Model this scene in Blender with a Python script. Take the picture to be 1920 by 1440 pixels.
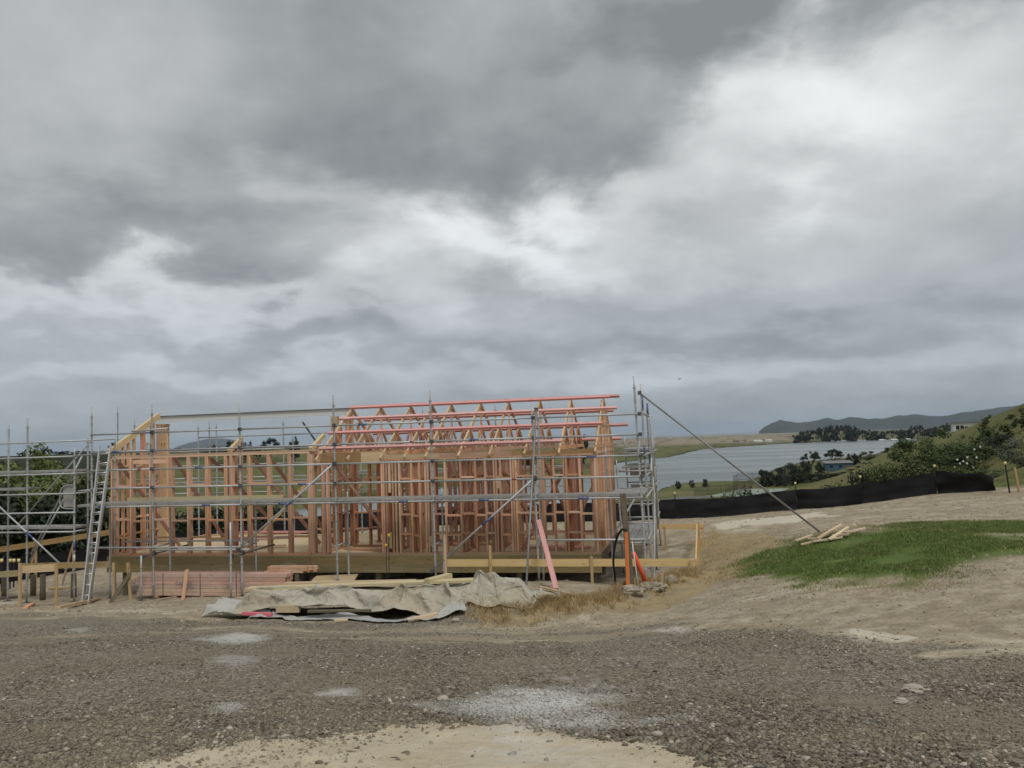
import bpy, math, random
import numpy as np
from mathutils import Vector, Matrix, Euler

for o in list(bpy.data.objects):
    bpy.data.objects.remove(o, do_unlink=True)
scene = bpy.context.scene
COL = scene.collection
R = math.radians
rng = np.random.default_rng(7)
random.seed(7)

# ------------------------------------------------------------------ camera
# metres; the eye is the origin, +Y is the direction of view, Z is up
FPX = 1560.0                       # focal length for a 1920 px wide frame
ROLL, PITCH = R(1.9), math.atan(104.3 / FPX)
FW = np.array([0, math.cos(PITCH), math.sin(PITCH)])
U0 = np.array([0, -math.sin(PITCH), math.cos(PITCH)])
R0 = np.array([1.0, 0, 0])
RT = math.cos(ROLL) * R0 - math.sin(ROLL) * U0
UP = math.cos(ROLL) * U0 + math.sin(ROLL) * R0
cd = bpy.data.cameras.new('camera')
cam = bpy.data.objects.new('camera', cd); COL.objects.link(cam)
cd.sensor_width = 36.0; cd.lens = FPX * 36.0 / 1920.0
cd.clip_start = 0.1; cd.clip_end = 80000
cam.matrix_world = Matrix(((RT[0], UP[0], -FW[0], 0), (RT[1], UP[1], -FW[1], 0), (RT[2], UP[2], -FW[2], 0), (0, 0, 0, 1)))
scene.camera = cam

def sight(px, py):
    """line of sight through a point of the photograph, per metre of depth"""
    v = FW * FPX + RT * (px - 960) + UP * (720 - py)
    return v / v[1]
def at(px, py, d):
    return sight(px, py) * d

# ------------------------------------------------------------------ world
def nn(nt, kind, **kw):
    n = nt.nodes.new(kind)
    for k, v in kw.items():
        if k.startswith('i_'):
            key = k[2:]
            key = int(key) if key.isdigit() else key
            n.inputs[key].default_value = v
        else:
            setattr(n, k, v)
    return n
class NT:
    """tiny helper to write node trees as expressions"""
    def __init__(s, nt): s.nt = nt
    def link(s, a, b): s.nt.links.new(a, b)
    def _in(s, n, i, v):
        if v is None: return
        if hasattr(v, 'is_linked') or hasattr(v, 'links'): s.link(v, n.inputs[i])
        else: n.inputs[i].default_value = v
    def m(s, op, a, b=None, c=None, clamp=False):
        n = s.nt.nodes.new('ShaderNodeMath'); n.operation = op; n.use_clamp = clamp
        s._in(n, 0, a); s._in(n, 1, b); s._in(n, 2, c); return n.outputs[0]
    def v(s, op, a, b=None, out=0):
        n = s.nt.nodes.new('ShaderNodeVectorMath'); n.operation = op
        s._in(n, 0, a)
        if op == 'SCALE': s._in(n, 3, b)
        else: s._in(n, 1, b)
        return n.outputs[out]
    def mix(s, f, a, b, blend='MIX'):
        n = s.nt.nodes.new('ShaderNodeMix'); n.data_type = 'RGBA'; n.blend_type = blend
        s._in(n, 0, f); s._in(n, 6, a); s._in(n, 7, b); return n.outputs[2]
    def noise(s, vec, scale, detail=4, rough=.5, dist=0.0, out=0):
        n = s.nt.nodes.new('ShaderNodeTexNoise')
        s._in(n, 'Vector', vec); n.inputs['Scale'].default_value = scale; n.inputs['Detail'].default_value = detail
        n.inputs['Roughness'].default_value = rough; n.inputs['Distortion'].default_value = dist
        return n.outputs[out]
    def vor(s, vec, scale, out='Distance', feature='F1'):
        n = s.nt.nodes.new('ShaderNodeTexVoronoi'); n.feature = feature
        s._in(n, 'Vector', vec); n.inputs['Scale'].default_value = scale
        return n.outputs[out]
    def ss(s, x, a, b, lo=0.0, hi=1.0):
        n = s.nt.nodes.new('ShaderNodeMapRange'); n.interpolation_type = 'SMOOTHSTEP'
        s._in(n, 0, x); n.inputs[1].default_value = a; n.inputs[2].default_value = b
        n.inputs[3].default_value = lo; n.inputs[4].default_value = hi; return n.outputs[0]
    def ramp(s, x, stops):
        n = s.nt.nodes.new('ShaderNodeValToRGB'); s._in(n, 0, x)
        e = n.color_ramp.elements
        while len(e) < len(stops): e.new(0.5)
        for i, (p, c) in enumerate(stops):
            e[i].position = p; e[i].color = (*c, 1)
        return n.outputs[0]
    def xyz(s, x=0.0, y=0.0, z=0.0):
        n = s.nt.nodes.new('ShaderNodeCombineXYZ'); s._in(n, 0, x); s._in(n, 1, y); s._in(n, 2, z); return n.outputs[0]
    def sep(s, v):
        n = s.nt.nodes.new('ShaderNodeSeparateXYZ'); s._in(n, 0, v); return n.outputs

SUN_AZ, SUN_EL = R(152), R(56)      # the sun stands high behind the camera, veiled by cloud
world = bpy.data.worlds.new('World'); scene.world = world; world.use_nodes = True
world.cycles.sampling_method = 'NONE'
wt = world.node_tree; wt.nodes.clear(); W = NT(wt)
wc = wt.nodes.new('ShaderNodeTexCoord').outputs['Generated']
dx, dy, dz = W.sep(wc)
den = W.m('ADD', W.m('MAXIMUM', dz, 0.0), 0.34)
deck = W.xyz(W.m('DIVIDE', dx, den), W.m('DIVIDE', dy, den), 0.0)      # a cloud deck overhead
az = W.m('ARCTAN2', dx, dy); el = W.m('ARCSINE', dz)
big = W.noise(deck, 2.3, 7, .50, .1)
mid = W.noise(W.v('ADD', deck, (7.3, 2.1, 0.0)), 6.0, 6, .52, .15)
fine = W.noise(W.v('ADD', deck, (1.3, 9.1, 0.0)), 16.0, 4, .5, 0.0)
w1 = W.noise(W.v('ADD', deck, (3.3, 5.1, 0.0)), 3.6, 6, .53, .15, out=1)
warp = W.v('SUBTRACT', w1, (0.5, 0.5, 0.5))
wx, wy, wz = W.sep(warp)
calm = W.ss(el, 0.02, 0.24, 0.18, 1.0)            # the far clouds lie in flat bands
az2 = W.m('MULTIPLY_ADD', W.m('MULTIPLY', wx, calm), 0.46, az); el2 = W.m('MULTIPLY_ADD', W.m('MULTIPLY', wy, calm), 0.34, el)
L = W.m('MULTIPLY_ADD', W.m('SUBTRACT', big, 0.5), 0.30, 0.50)
L = W.m('MULTIPLY_ADD', W.m('SUBTRACT', mid, 0.5), 0.17, L)
L = W.m('MULTIPLY_ADD', W.m('SUBTRACT', fine, 0.5), 0.045, L)
CLOUDS = [  # darker and brighter cloud masses: (px, py, half width, half height, strength)
    (760, 190, 360, 170, -.16), (960, 300, 190, 90, -.14), (520, 300, 230, 110, -.06), (120, 440, 330, 110, -.19), (360, 430, 170, 70, -.07),
    (1230, 80, 210, 110, -.15), (1600, -30, 480, 70, -.22), (1750, 180, 260, 130, .30), (1480, 230, 230, 90, .24), (1280, 300, 160, 80, .14),
    (1060, 415, 190, 60, .24), (930, 480, 190, 60, .30), (760, 420, 110, 50, .14), (600, 350, 80, 60, .14), (1500, 420, 420, 90, .07), (120, 575, 330, 40, .22),
    (560, 560, 300, 40, .12), (1500, 630, 520, 40, -.15), (700, 640, 420, 36, -.09), (1250, 560, 300, 30, -.06), (960, 790, 1800, 70, -.11),
    (300, 695, 500, 16, .12), (1300, 690, 520, 20, .12), (250, 60, 460, 120, -.03), (520, 120, 300, 110, -.05)]
for px, py, rx, ry, amp in CLOUDS:
    d = sight(px, py); d = d / np.linalg.norm(d)
    a0, e0 = math.atan2(d[0], d[1]), math.asin(d[2])
    qa = W.m('MULTIPLY', W.m('SUBTRACT', az2, a0), FPX / rx / 1.5)
    qe = W.m('MULTIPLY', W.m('SUBTRACT', el2, e0), FPX / ry / 1.5)
    r2 = W.m('SQRT', W.m('ADD', W.m('MULTIPLY', qa, qa), W.m('MULTIPLY', qe, qe)))
    L = W.m('ADD', L, W.ss(r2, 0.0, 1.15, amp * .88, 0.0))
L = W.m('MINIMUM', W.m('MAXIMUM', L, 0.27), 0.98)
tint = W.mix(W.ss(L, 0.28, 0.62), (0.925, 0.988, 1.012, 1), (0.975, 1.0, 1.005, 1))
tint = W.mix(W.ss(el, 0.0, 0.30, 1.0, 0.0), tint, (0.895, 0.985, 1.06, 1))
cloud = W.v('SCALE', tint, L)
sky = wt.nodes.new('ShaderNodeTexSky'); sky.sky_type = 'NISHITA'; sky.sun_disc = False
sky.sun_elevation = SUN_EL; sky.sun_rotation = SUN_AZ; sky.air_density = 1.0
skyc = W.v('SCALE', sky.outputs[0], 0.08)
cover = W.mix(0.96, skyc, cloud)
bgn = wt.nodes.new('ShaderNodeBackground'); W.link(cover, bgn.inputs[0]); bgn.inputs[1].default_value = 1.0
wo = wt.nodes.new('ShaderNodeOutputWorld'); W.link(bgn.outputs[0], wo.inputs[0])

sd = bpy.data.lights.new('sun', 'SUN'); sd.energy = 1.5; sd.angle = R(14); sd.color = (1.0, 0.965, 0.91)
sun = bpy.data.objects.new('sun', sd); COL.objects.link(sun)
sv = Vector((math.sin(SUN_AZ) * math.cos(SUN_EL), math.cos(SUN_AZ) * math.cos(SUN_EL), math.sin(SUN_EL)))
sun.rotation_euler = sv.to_track_quat('Z', 'Y').to_euler()

scene.view_settings.view_transform = 'Standard'; scene.view_settings.look = 'None'
scene.view_settings.exposure = 0.0; scene.view_settings.gamma = 1.0
scene.view_settings.use_curve_mapping = False
scene.render.engine = 'CYCLES'
scene.cycles.max_bounces = 4; scene.cycles.diffuse_bounces = 2; scene.cycles.glossy_bounces = 2; scene.cycles.transparent_max_bounces = 12
scene.cycles.volume_bounces = 0
scene.cycles.use_denoising = True
scene.cycles.sample_clamp_indirect = 4.0

# ------------------------------------------------------------------ materials
def new_mat(name):
    m = bpy.data.materials.new(name); m.use_nodes = True
    nt = m.node_tree; b = nt.nodes['Principled BSDF']
    return m, NT(nt), b
def tex(T, out='Object'):
    return T.nt.nodes.new('ShaderNodeTexCoord').outputs[out]
def orand(T):
    return T.nt.nodes.new('ShaderNodeObjectInfo').outputs['Random']
def island(T):
    return T.nt.nodes.new('ShaderNodeNewGeometry').outputs['Random Per Island']
def bump(T, b, h, strength=.3, dist=.02):
    n = T.nt.nodes.new('ShaderNodeBump'); n.inputs['Strength'].default_value = strength; n.inputs['Distance'].default_value = dist
    T.link(h, n.inputs['Height']); T.link(n.outputs[0], b.inputs['Normal'])
def wood(name, c1, c2, var=.16, rough=.72, knots=.7, stain=None):
    m, T, b = new_mat(name)
    r = orand(T); co = tex(T)
    off = T.xyz(T.m('MULTIPLY', r, 37.0), T.m('MULTIPLY', r, 91.0), T.m('MULTIPLY', r, 53.0))
    p = T.v('ADD', co, off)
    g = T.noise(T.v('MULTIPLY', p, (1.1, 26.0, 26.0)), 1.6, 4, .6, .5)
    big_ = T.noise(T.v('MULTIPLY', p, (0.8, 3.0, 3.0)), 1.5, 3, .5)
    col = T.mix(T.ss(g, .28, .74), (*c2, 1), (*c1, 1))
    kd = T.vor(T.v('MULTIPLY', p, (2.4, 11.0, 11.0)), 1.0)
    kn = T.ss(kd, .05, .20, knots, 0.0)
    col = T.mix(kn, col, (c2[0] * .32, c2[1] * .26, c2[2] * .22, 1))
    if stain: col = T.mix(T.ss(big_, .48, .72, 0.0, .55), col, (*stain, 1))
    h = T.nt.nodes.new('ShaderNodeHueSaturation')
    T.link(T.m('MULTIPLY_ADD', T.m('SUBTRACT', r, .5), .022, .5), h.inputs['Hue'])
    T.link(T.m('MULTIPLY_ADD', T.m('SUBTRACT', T.m('FRACT', T.m('MULTIPLY', r, 17.3)), .5), var * 1.4, 1.0), h.inputs['Saturation'])
    T.link(T.m('MULTIPLY_ADD', T.m('SUBTRACT', T.m('FRACT', T.m('MULTIPLY', r, 7.7)), .5), var * 2, 1.0), h.inputs['Value'])
    T.link(col, h.inputs['Color']); T.link(h.outputs[0], b.inputs['Base Color'])
    b.inputs['Roughness'].default_value = rough; b.inputs['Specular IOR Level'].default_value = .25
    bump(T, b, g, .25, .004)
    return m
M = {}
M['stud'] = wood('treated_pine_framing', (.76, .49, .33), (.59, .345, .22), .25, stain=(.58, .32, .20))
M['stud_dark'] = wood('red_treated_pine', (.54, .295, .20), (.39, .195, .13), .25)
M['pine'] = wood('fresh_pine', (.68, .51, .31), (.54, .38, .215), .12)
M['pink'] = wood('pink_primed_timber', (.79, .43, .405), (.66, .31, .29), .12, .6, .6)
M['bundle'] = wood('pale_pink_timber', (.66, .46, .36), (.54, .34, .255), .16)
M['pinkbright'] = wood('bright_pink_paint', (.75, .20, .23), (.68, .16, .19), .02, .5, 0.0)
M['bearer'] = wood('greenish_treated_timber', (.44, .345, .185), (.31, .235, .12), .13, stain=(.28, .24, .145))
M['profile'] = wood('yellow_pine_board', (.76, .545, .29), (.63, .43, .205), .10)
M['stake'] = wood('pale_pine_stake', (.62, .45, .25), (.46, .31, .16), .16)
M['grey_wood'] = wood('weathered_post', (.22, .19, .13), (.14, .115, .08), .15)
M['lvl'] = wood('brown_beam', (.40, .27, .13), (.30, .19, .09), .08)
M['offcut'] = wood('pale_offcut', (.70, .57, .40), (.55, .42, .27), .18)
M['plank'] = wood('clean_pine_plank', (.60, .495, .305), (.49, .385, .22), .09, knots=.6)
M['floor'] = wood('particle_board_floor', (.60, .475, .30), (.52, .40, .25), .03, knots=0.0)

def plain(name, col, rough=.6, metal=0.0, var=.1, nscale=6.0, spec=.4, second=None, amount=.5, bumpy=0.0):
    m, T, b = new_mat(name)
    co = tex(T); r = orand(T)
    n = T.noise(T.v('ADD', co, T.xyz(T.m('MULTIPLY', r, 31.0), T.m('MULTIPLY', r, 17.0), 0.0)), nscale, 5, .6)
    d = second or tuple(c * (1 - var * 2.4) for c in col)
    c = T.mix(T.ss(n, .35, .75, 0.0, amount), (*col, 1), (*d, 1))
    h = T.nt.nodes.new('ShaderNodeHueSaturation')
    T.link(T.m('MULTIPLY_ADD', T.m('SUBTRACT', r, .5), var * 2, 1.0), h.inputs['Value'])
    T.link(c, h.inputs['Color']); T.link(h.outputs[0], b.inputs['Base Color'])
    b.inputs['Roughness'].default_value = rough; b.inputs['Metallic'].default_value = metal
    b.inputs['Specular IOR Level'].default_value = spec
    if bumpy: bump(T, b, n, bumpy, .02)
    return m
M['galv'] = plain('galvanised_tube', (.46, .475, .48), .5, .3, .16, 7.0, .5, (.33, .335, .335), .6)
M['galv_dull'] = plain('dull_tube', (.30, .305, .30), .55, .3, .1, 5.0, .4, (.20, .20, .195), .7)
M['galv_dark'] = plain('oxidised_clamp', (.13, .13, .13), .6, .5, .2, 20.0)
M['deckm'] = plain('galvanised_deck', (.42, .42, .40), .5, .35, .12, 5.0, .5, (.27, .26, .235), .8)
M['alu'] = plain('aluminium_ladder', (.66, .67, .67), .35, .7, .06, 8.0)
M['blue'] = plain('blue_paint_band', (.045, .095, .26), .5, 0, .1, 30.0, second=(.25, .27, .30), amount=.5)
M['redband'] = plain('red_paint_band', (.36, .06, .045), .5, 0, .1, 30.0)
M['steel'] = plain('grey_primed_steel', (.62, .62, .60), .6, .0, .04, 3.0)
M['steel_dark'] = plain('dark_flange', (.07, .075, .08), .5, .3, .04, 3.0)
M['black'] = plain('black_shade_cloth', (.008, .008, .010), .7, 0, .05, 1.2, .3, (.017, .017, .019), .9)
M['poly'] = plain('black_polythene', (.006, .006, .006), .7, 0, .05, 3.0, .15)
M['cap'] = plain('pale_yellow_cap', (.80, .68, .30), .5, 0, .06)
M['yellow'] = plain('yellow_cap', (.75, .50, .04), .5, 0, .06)
M['orange'] = plain('faded_orange_conduit', (.62, .19, .065), .6, 0, .05, 3.0)
M['red_orange'] = plain('bright_orange_pipe', (.78, .115, .035), .5, 0, .05, 3.0)
M['blackhose'] = plain('black_hose', (.012, .012, .012), .45, 0, .05)
M['white'] = plain('white_plastic', (.62, .62, .58), .5, 0, .05)
M['roofwhite'] = plain('white_wall', (.62, .62, .60), .7, 0, .04)
M['bluewall'] = plain('blue_shed_wall', (.055, .115, .17), .7, 0, .05, 1.5)
M['greyroof'] = plain('grey_roof', (.20, .215, .225), .6, 0, .05)
M['glass'] = plain('dark_window', (.02, .024, .028), .12, 0, .02)
M['rust'] = plain('rebar', (.075, .06, .05), .8, 0.2, .1)
M['bark'] = plain('bark', (.085, .065, .048), .9, 0, .15, 4.0)
M['bird'] = plain('dark_feathers', (.03, .03, .03), .8)
M['court'] = plain('pale_green_court', (.27, .31, .26), .9, 0, .04, .15)
M['track'] = plain('grey_asphalt_path', (.13, .13, .13), .9, 0, .04, .3)
M['print'] = plain('blue_print', (.04, .085, .20), .6, 0, .05, 14.0, second=(.30, .26, .30), amount=.6)
M['strap'] = plain('dark_strap', (.05, .03, .028), .5)
M['clay'] = plain('grey_clay', (.40, .35, .275), .95, 0, .12, 9.0, .1, (.13, .105, .08), .8, 1.0)
M['palerock'] = plain('pale_stone', (.46, .42, .35), .9, 0, .1, 14.0, .2, bumpy=.6)
M['concrete'] = plain('concrete_pale', (.36, .345, .31), .9, 0, .1, 6.0, .2, bumpy=.4)
M['wrap'] = None
m, T, b = new_mat('clear_plastic_wrap')
b.inputs['Base Color'].default_value = (.72, .66, .62, 1); b.inputs['Roughness'].default_value = .28
T.link(T.ss(T.noise(tex(T), 7.0, 4, .6), .40, .85, .05, .40), b.inputs['Alpha']); bump(T, b, T.noise(tex(T), 9.0, 4), .7, .03)
M['wrap'] = m
m, T, b = new_mat('netting')
b.inputs['Base Color'].default_value = (.03, .035, .03, 1); b.inputs['Alpha'].default_value = .30; b.inputs['Roughness'].default_value = .9
M['net'] = m
def canvas_mat(name, a, bcol, stain):
    m, T, b = new_mat(name)
    co = tex(T)
    n = T.noise(co, .9, 5, .6, .4); n2 = T.noise(co, 5.5, 5, .6)
    c = T.mix(T.ss(n, .40, .62), (*a, 1), (*bcol, 1))
    c = T.mix(T.ss(n2, .50, .78, 0, .45), c, (*stain, 1))
    T.link(c, b.inputs['Base Color']); b.inputs['Roughness'].default_value = .62; b.inputs['Specular IOR Level'].default_value = .3
    cr1 = T.m('ABSOLUTE', T.m('SUBTRACT', T.noise(co, 2.4, 3, .5, .6), .5)); cr2 = T.m('ABSOLUTE', T.m('SUBTRACT', T.noise(T.v('ADD', co, (9.0, 4.0, 2.0)), 5.5, 3, .5, .5), .5))
    hgt = T.m('ADD', T.m('MULTIPLY', T.ss(cr1, 0.0, .12), .7), T.m('ADD', T.m('MULTIPLY', T.ss(cr2, 0.0, .12), .3), T.m('MULTIPLY', T.noise(co, 20.0, 4, .6), .12)))
    bump(T, b, hgt, .75, .03)
    return m
M['canvas'] = canvas_mat('dirty_canvas', (.47, .445, .37), (.43, .38, .28), (.32, .28, .205))
M['canvas2'] = canvas_mat('grey_canvas', (.42, .425, .415), (.46, .445, .40), (.30, .28, .235))

def leaf_mat(name, a, bcol, c=None, rough=.6):
    m, T, b = new_mat(name)
    r = island(T); o = orand(T)
    n = T.noise(tex(T), 2.2, 2, .5)
    col = T.mix(r, (*a, 1), (*bcol, 1))
    if c: col = T.mix(T.m('GREATER_THAN', r, .93), col, (*c, 1))
    col = T.mix(T.ss(T.noise(tex(T), 5.0, 2, .5), .42, .62, .55, 0.0), col, (a[0] * .7, a[1] * .7, a[2] * .7, 1))
    h = T.nt.nodes.new('ShaderNodeHueSaturation')
    T.link(T.m('MULTIPLY_ADD', T.m('SUBTRACT', o, .5), .03, .5), h.inputs['Hue'])
    T.link(T.m('MULTIPLY_ADD', T.m('SUBTRACT', T.m('FRACT', T.m('MULTIPLY', o, 9.7)), .5), .35, 1.0), h.inputs['Value'])
    T.link(col, h.inputs['Color']); T.link(h.outputs[0], b.inputs['Base Color'])
    b.inputs['Roughness'].default_value = rough; b.inputs['Specular IOR Level'].default_value = .3
    return m
M['leaf'] = leaf_mat('broad_leaf', (.042, .064, .016), (.115, .145, .038))
M['leaf_light'] = leaf_mat('light_leaf', (.11, .145, .035), (.21, .235, .08))
M['leaf_dark'] = leaf_mat('dark_evergreen', (.012, .02, .009), (.034, .045, .018))
M['leaf_olive'] = leaf_mat('olive_leaf', (.055, .082, .022), (.13, .15, .05))
M['leaf_grey'] = leaf_mat('silver_leaf', (.10, .12, .075), (.20, .215, .15), (.36, .37, .31))
M['flower'] = plain('white_flower', (.78, .78, .72), .6)
M['straw'] = leaf_mat('dry_grass', (.34, .25, .11), (.58, .46, .24), (.16, .18, .05))
M['grass'] = leaf_mat('green_grass', (.125, .195, .042), (.225, .285, .085), (.44, .39, .20))
M['tussock'] = leaf_mat('hill_grass', (.13, .145, .048), (.25, .22, .10), (.09, .105, .035))

def gravel_mat():
    m, T, b = new_mat('crushed_rock')
    r = island(T)
    c = T.ramp(r, [(0, (.055, .047, .033)), (.35, (.14, .122, .088)), (.62, (.235, .198, .142)), (.80, (.17, .165, .145)), (.93, (.36, .32, .25)), (1, (.62, .57, .48))])
    n = T.noise(tex(T), 1.1, 4, .55)
    c = T.mix(T.ss(n, .36, .66, .10, .70), c, (.27, .225, .16, 1))
    d = T.nt.nodes.new('ShaderNodeAttribute'); d.attribute_name = 'dust'
    c = T.mix(T.m('MULTIPLY', d.outputs['Fac'], .9, clamp=True), c, (.55, .545, .51, 1))
    T.link(c, b.inputs['Base Color']); b.inputs['Roughness'].default_value = .9; b.inputs['Specular IOR Level'].default_value = .25
    return m
M['gravel'] = gravel_mat()
m, T, b = new_mat('clay_crumb')
T.link(T.ramp(island(T), [(0, (.15, .12, .085)), (.5, (.29, .24, .17)), (.9, (.40, .345, .26)), (1, (.52, .48, .40))]), b.inputs['Base Color']); b.inputs['Roughness'].default_value = .95
M['crumb'] = m

# ------------------------------------------------------------------ helpers for objects
def tag(o, label=None, cat=None, group=None, kind=None):
    if label: o['label'] = label
    if cat: o['category'] = cat
    if group: o['group'] = group
    if kind: o['kind'] = kind
    return o
def link(o, parent=None):
    COL.objects.link(o)
    if parent is not None: o.parent = parent
    return o
def thing(name, label, cat, loc=(0, 0, 0), rotz=0.0, group=None):
    o = bpy.data.objects.new(name, None); o.empty_display_size = .3
    COL.objects.link(o); o.location = loc; o.rotation_euler = (0, 0, rotz)
    return tag(o, label, cat, group)
def mesh_np(name, V, Fq, mat, smooth=False):
    """mesh from arrays; Fq is (n,3) or (n,4)"""
    me = bpy.data.meshes.new(name)
    V = np.asarray(V, np.float32); Fq = np.asarray(Fq, np.int32)
    k = Fq.shape[1]
    me.vertices.add(len(V)); me.vertices.foreach_set('co', V.ravel())
    me.loops.add(Fq.size); me.loops.foreach_set('vertex_index', Fq.ravel())
    me.polygons.add(len(Fq)); me.polygons.foreach_set('loop_start', np.arange(0, Fq.size, k, dtype=np.int32))
    if smooth: me.polygons.foreach_set('use_smooth', np.ones(len(Fq), bool))
    me.update(calc_edges=True)
    if mat: me.materials.append(mat)
    return me
def mesh_py(name, V, Fl, mat, smooth=False):
    me = bpy.data.meshes.new(name); me.from_pydata([tuple(v) for v in V], [], Fl)
    if smooth:
        for p in me.polygons: p.use_smooth = True
    me.update()
    if mat: me.materials.append(mat)
    return me
BOXF = [(0, 1, 3, 2), (4, 6, 7, 5), (0, 4, 5, 1), (2, 3, 7, 6), (0, 2, 6, 4), (1, 5, 7, 3)]
_cache = {}
def box_mesh(Lx, w, h, mat):
    k = ('b', round(Lx, 3), round(w, 3), round(h, 3), mat.name)
    if k not in _cache:
        V = [(x, y, z) for x in (-Lx / 2, Lx / 2) for y in (-w / 2, w / 2) for z in (-h / 2, h / 2)]
        _cache[k] = mesh_py('board', V, BOXF, mat)
    return _cache[k]
def lathe(prof, n, mat, name='tube', smooth=True):
    """profile [(x, r)] turned about X; each length keeps its own rings so that its ends stay crisp"""
    V, Fl = [], []
    for k in range(len(prof) - 1):
        o = len(V)
        for x, r in (prof[k], prof[k + 1]):
            for i in range(n):
                a = 2 * math.pi * i / n; V.append((x, r * math.cos(a), r * math.sin(a)))
        for i in range(n):
            j = (i + 1) % n; Fl.append((o + i, o + j, o + n + j, o + n + i))
    Fl.append(tuple(range(n - 1, -1, -1))); Fl.append(tuple(range(len(V) - n, len(V))))
    me = mesh_py(name, V, Fl, mat, smooth)
    for p in me.polygons:
        if len(p.vertices) > 4: p.use_smooth = False
    return me
def tube_mesh(Lx, r, mat, n=10):
    k = ('t', round(Lx, 3), round(r, 4), mat.name, n)
    if k not in _cache: _cache[k] = lathe([(-Lx / 2, r), (Lx / 2, r)], n, mat)
    return _cache[k]
def frame(p0, p1, ref=(0, 0, 1)):
    p0, p1 = Vector(p0), Vector(p1)
    x = (p1 - p0); Ln = x.length; x = x / Ln
    z = Vector(ref)
    if abs(x.dot(z)) > .995: z = Vector((0, 1, 0))
    y = z.cross(x).normalized(); z = x.cross(y)
    c = (p0 + p1) / 2
    return Matrix(((x.x, y.x, z.x, c.x), (x.y, y.y, z.y, c.y), (x.z, y.z, z.z, c.z), (0, 0, 0, 1))), Ln
def beam(name, p0, p1, w, h, mat, parent=None, ref=(0, 0, 1)):
    """a straight board from p0 to p1; w across, h along ref"""
    mt, Ln = frame(p0, p1, ref)
    o = bpy.data.objects.new(name, box_mesh(Ln, w, h, mat)); link(o, parent); o.matrix_basis = mt
    return o
def tube(name, p0, p1, r, mat, parent=None, n=10):
    mt, Ln = frame(p0, p1)
    o = bpy.data.objects.new(name, tube_mesh(Ln, r, mat, n)); link(o, parent); o.matrix_basis = mt
    return o
def mobj(name, me, parent=None, loc=None):
    o = bpy.data.objects.new(name, me); link(o, parent)
    if loc is not None: o.location = loc
    return o
def curve_tube(name, pts, r, mat, parent=None, n=8, sub=6):
    """a bent tube through points (Catmull-Rom)"""
    P = [np.array(p, float) for p in pts]; Q = []
    for i in range(len(P) - 1):
        a, b_, c, d = P[max(i - 1, 0)], P[i], P[i + 1], P[min(i + 2, len(P) - 1)]
        for t in np.linspace(0, 1, sub, endpoint=False):
            Q.append(.5 * ((2 * b_) + (-a + c) * t + (2 * a - 5 * b_ + 4 * c - d) * t * t + (-a + 3 * b_ - 3 * c + d) * t ** 3))
    Q.append(P[-1]); V, Fl = [], []
    for i, q in enumerate(Q):
        t = Vector(Q[min(i + 1, len(Q) - 1)] - Q[max(i - 1, 0)]).normalized()
        u = t.orthogonal().normalized() if i == 0 else (u - t * u.dot(t)).normalized()
        v = t.cross(u)
        for k in range(n):
            a = 2 * math.pi * k / n; V.append(tuple(Vector(q) + u * (r * math.cos(a)) + v * (r * math.sin(a))))
    for i in range(len(Q) - 1):
        for k in range(n):
            j = (k + 1) % n; Fl.append((i * n + k, i * n + j, (i + 1) * n + j, (i + 1) * n + k))
    return mobj(name, mesh_py(name, V, Fl, mat, True), parent)

# value noise for shapes
_perm = np.random.default_rng(3).random((256, 256))
def vnoise(x, y):
    xi, yi = np.floor(x).astype(int), np.floor(y).astype(int)
    fx, fy = x - xi, y - yi
    fx = fx * fx * (3 - 2 * fx); fy = fy * fy * (3 - 2 * fy)
    g = lambda a, b_: _perm[a & 255, b_ & 255]
    return (g(xi, yi) * (1 - fx) + g(xi + 1, yi) * fx) * (1 - fy) + (g(xi, yi + 1) * (1 - fx) + g(xi + 1, yi + 1) * fx) * fy
def fbm(x, y, o=4, rough=.5):
    s, a, t = 0, 1, 0
    for k in range(o):
        s = s + a * (vnoise(x * 2 ** k + 17.3 * k, y * 2 ** k + 5.1 * k) - .5); t += a; a *= rough
    return s / t * 2
def sstep(x, a, b_):
    t = np.clip((x - a) / (b_ - a), 0, 1); return t * t * (3 - 2 * t)
# ------------------------------------------------------------------ the house's own axes: x' right along the front, y' back, z' up from the floor
HA = R(12.0); HFR = np.array([1.94, 20.1, -2.785])
HU = np.array([math.cos(HA), -math.sin(HA), 0]); HV = np.array([math.sin(HA), math.cos(HA), 0])
def hw(x, y, z): return HFR + HU * x + HV * y + np.array([0, 0, z])

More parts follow.
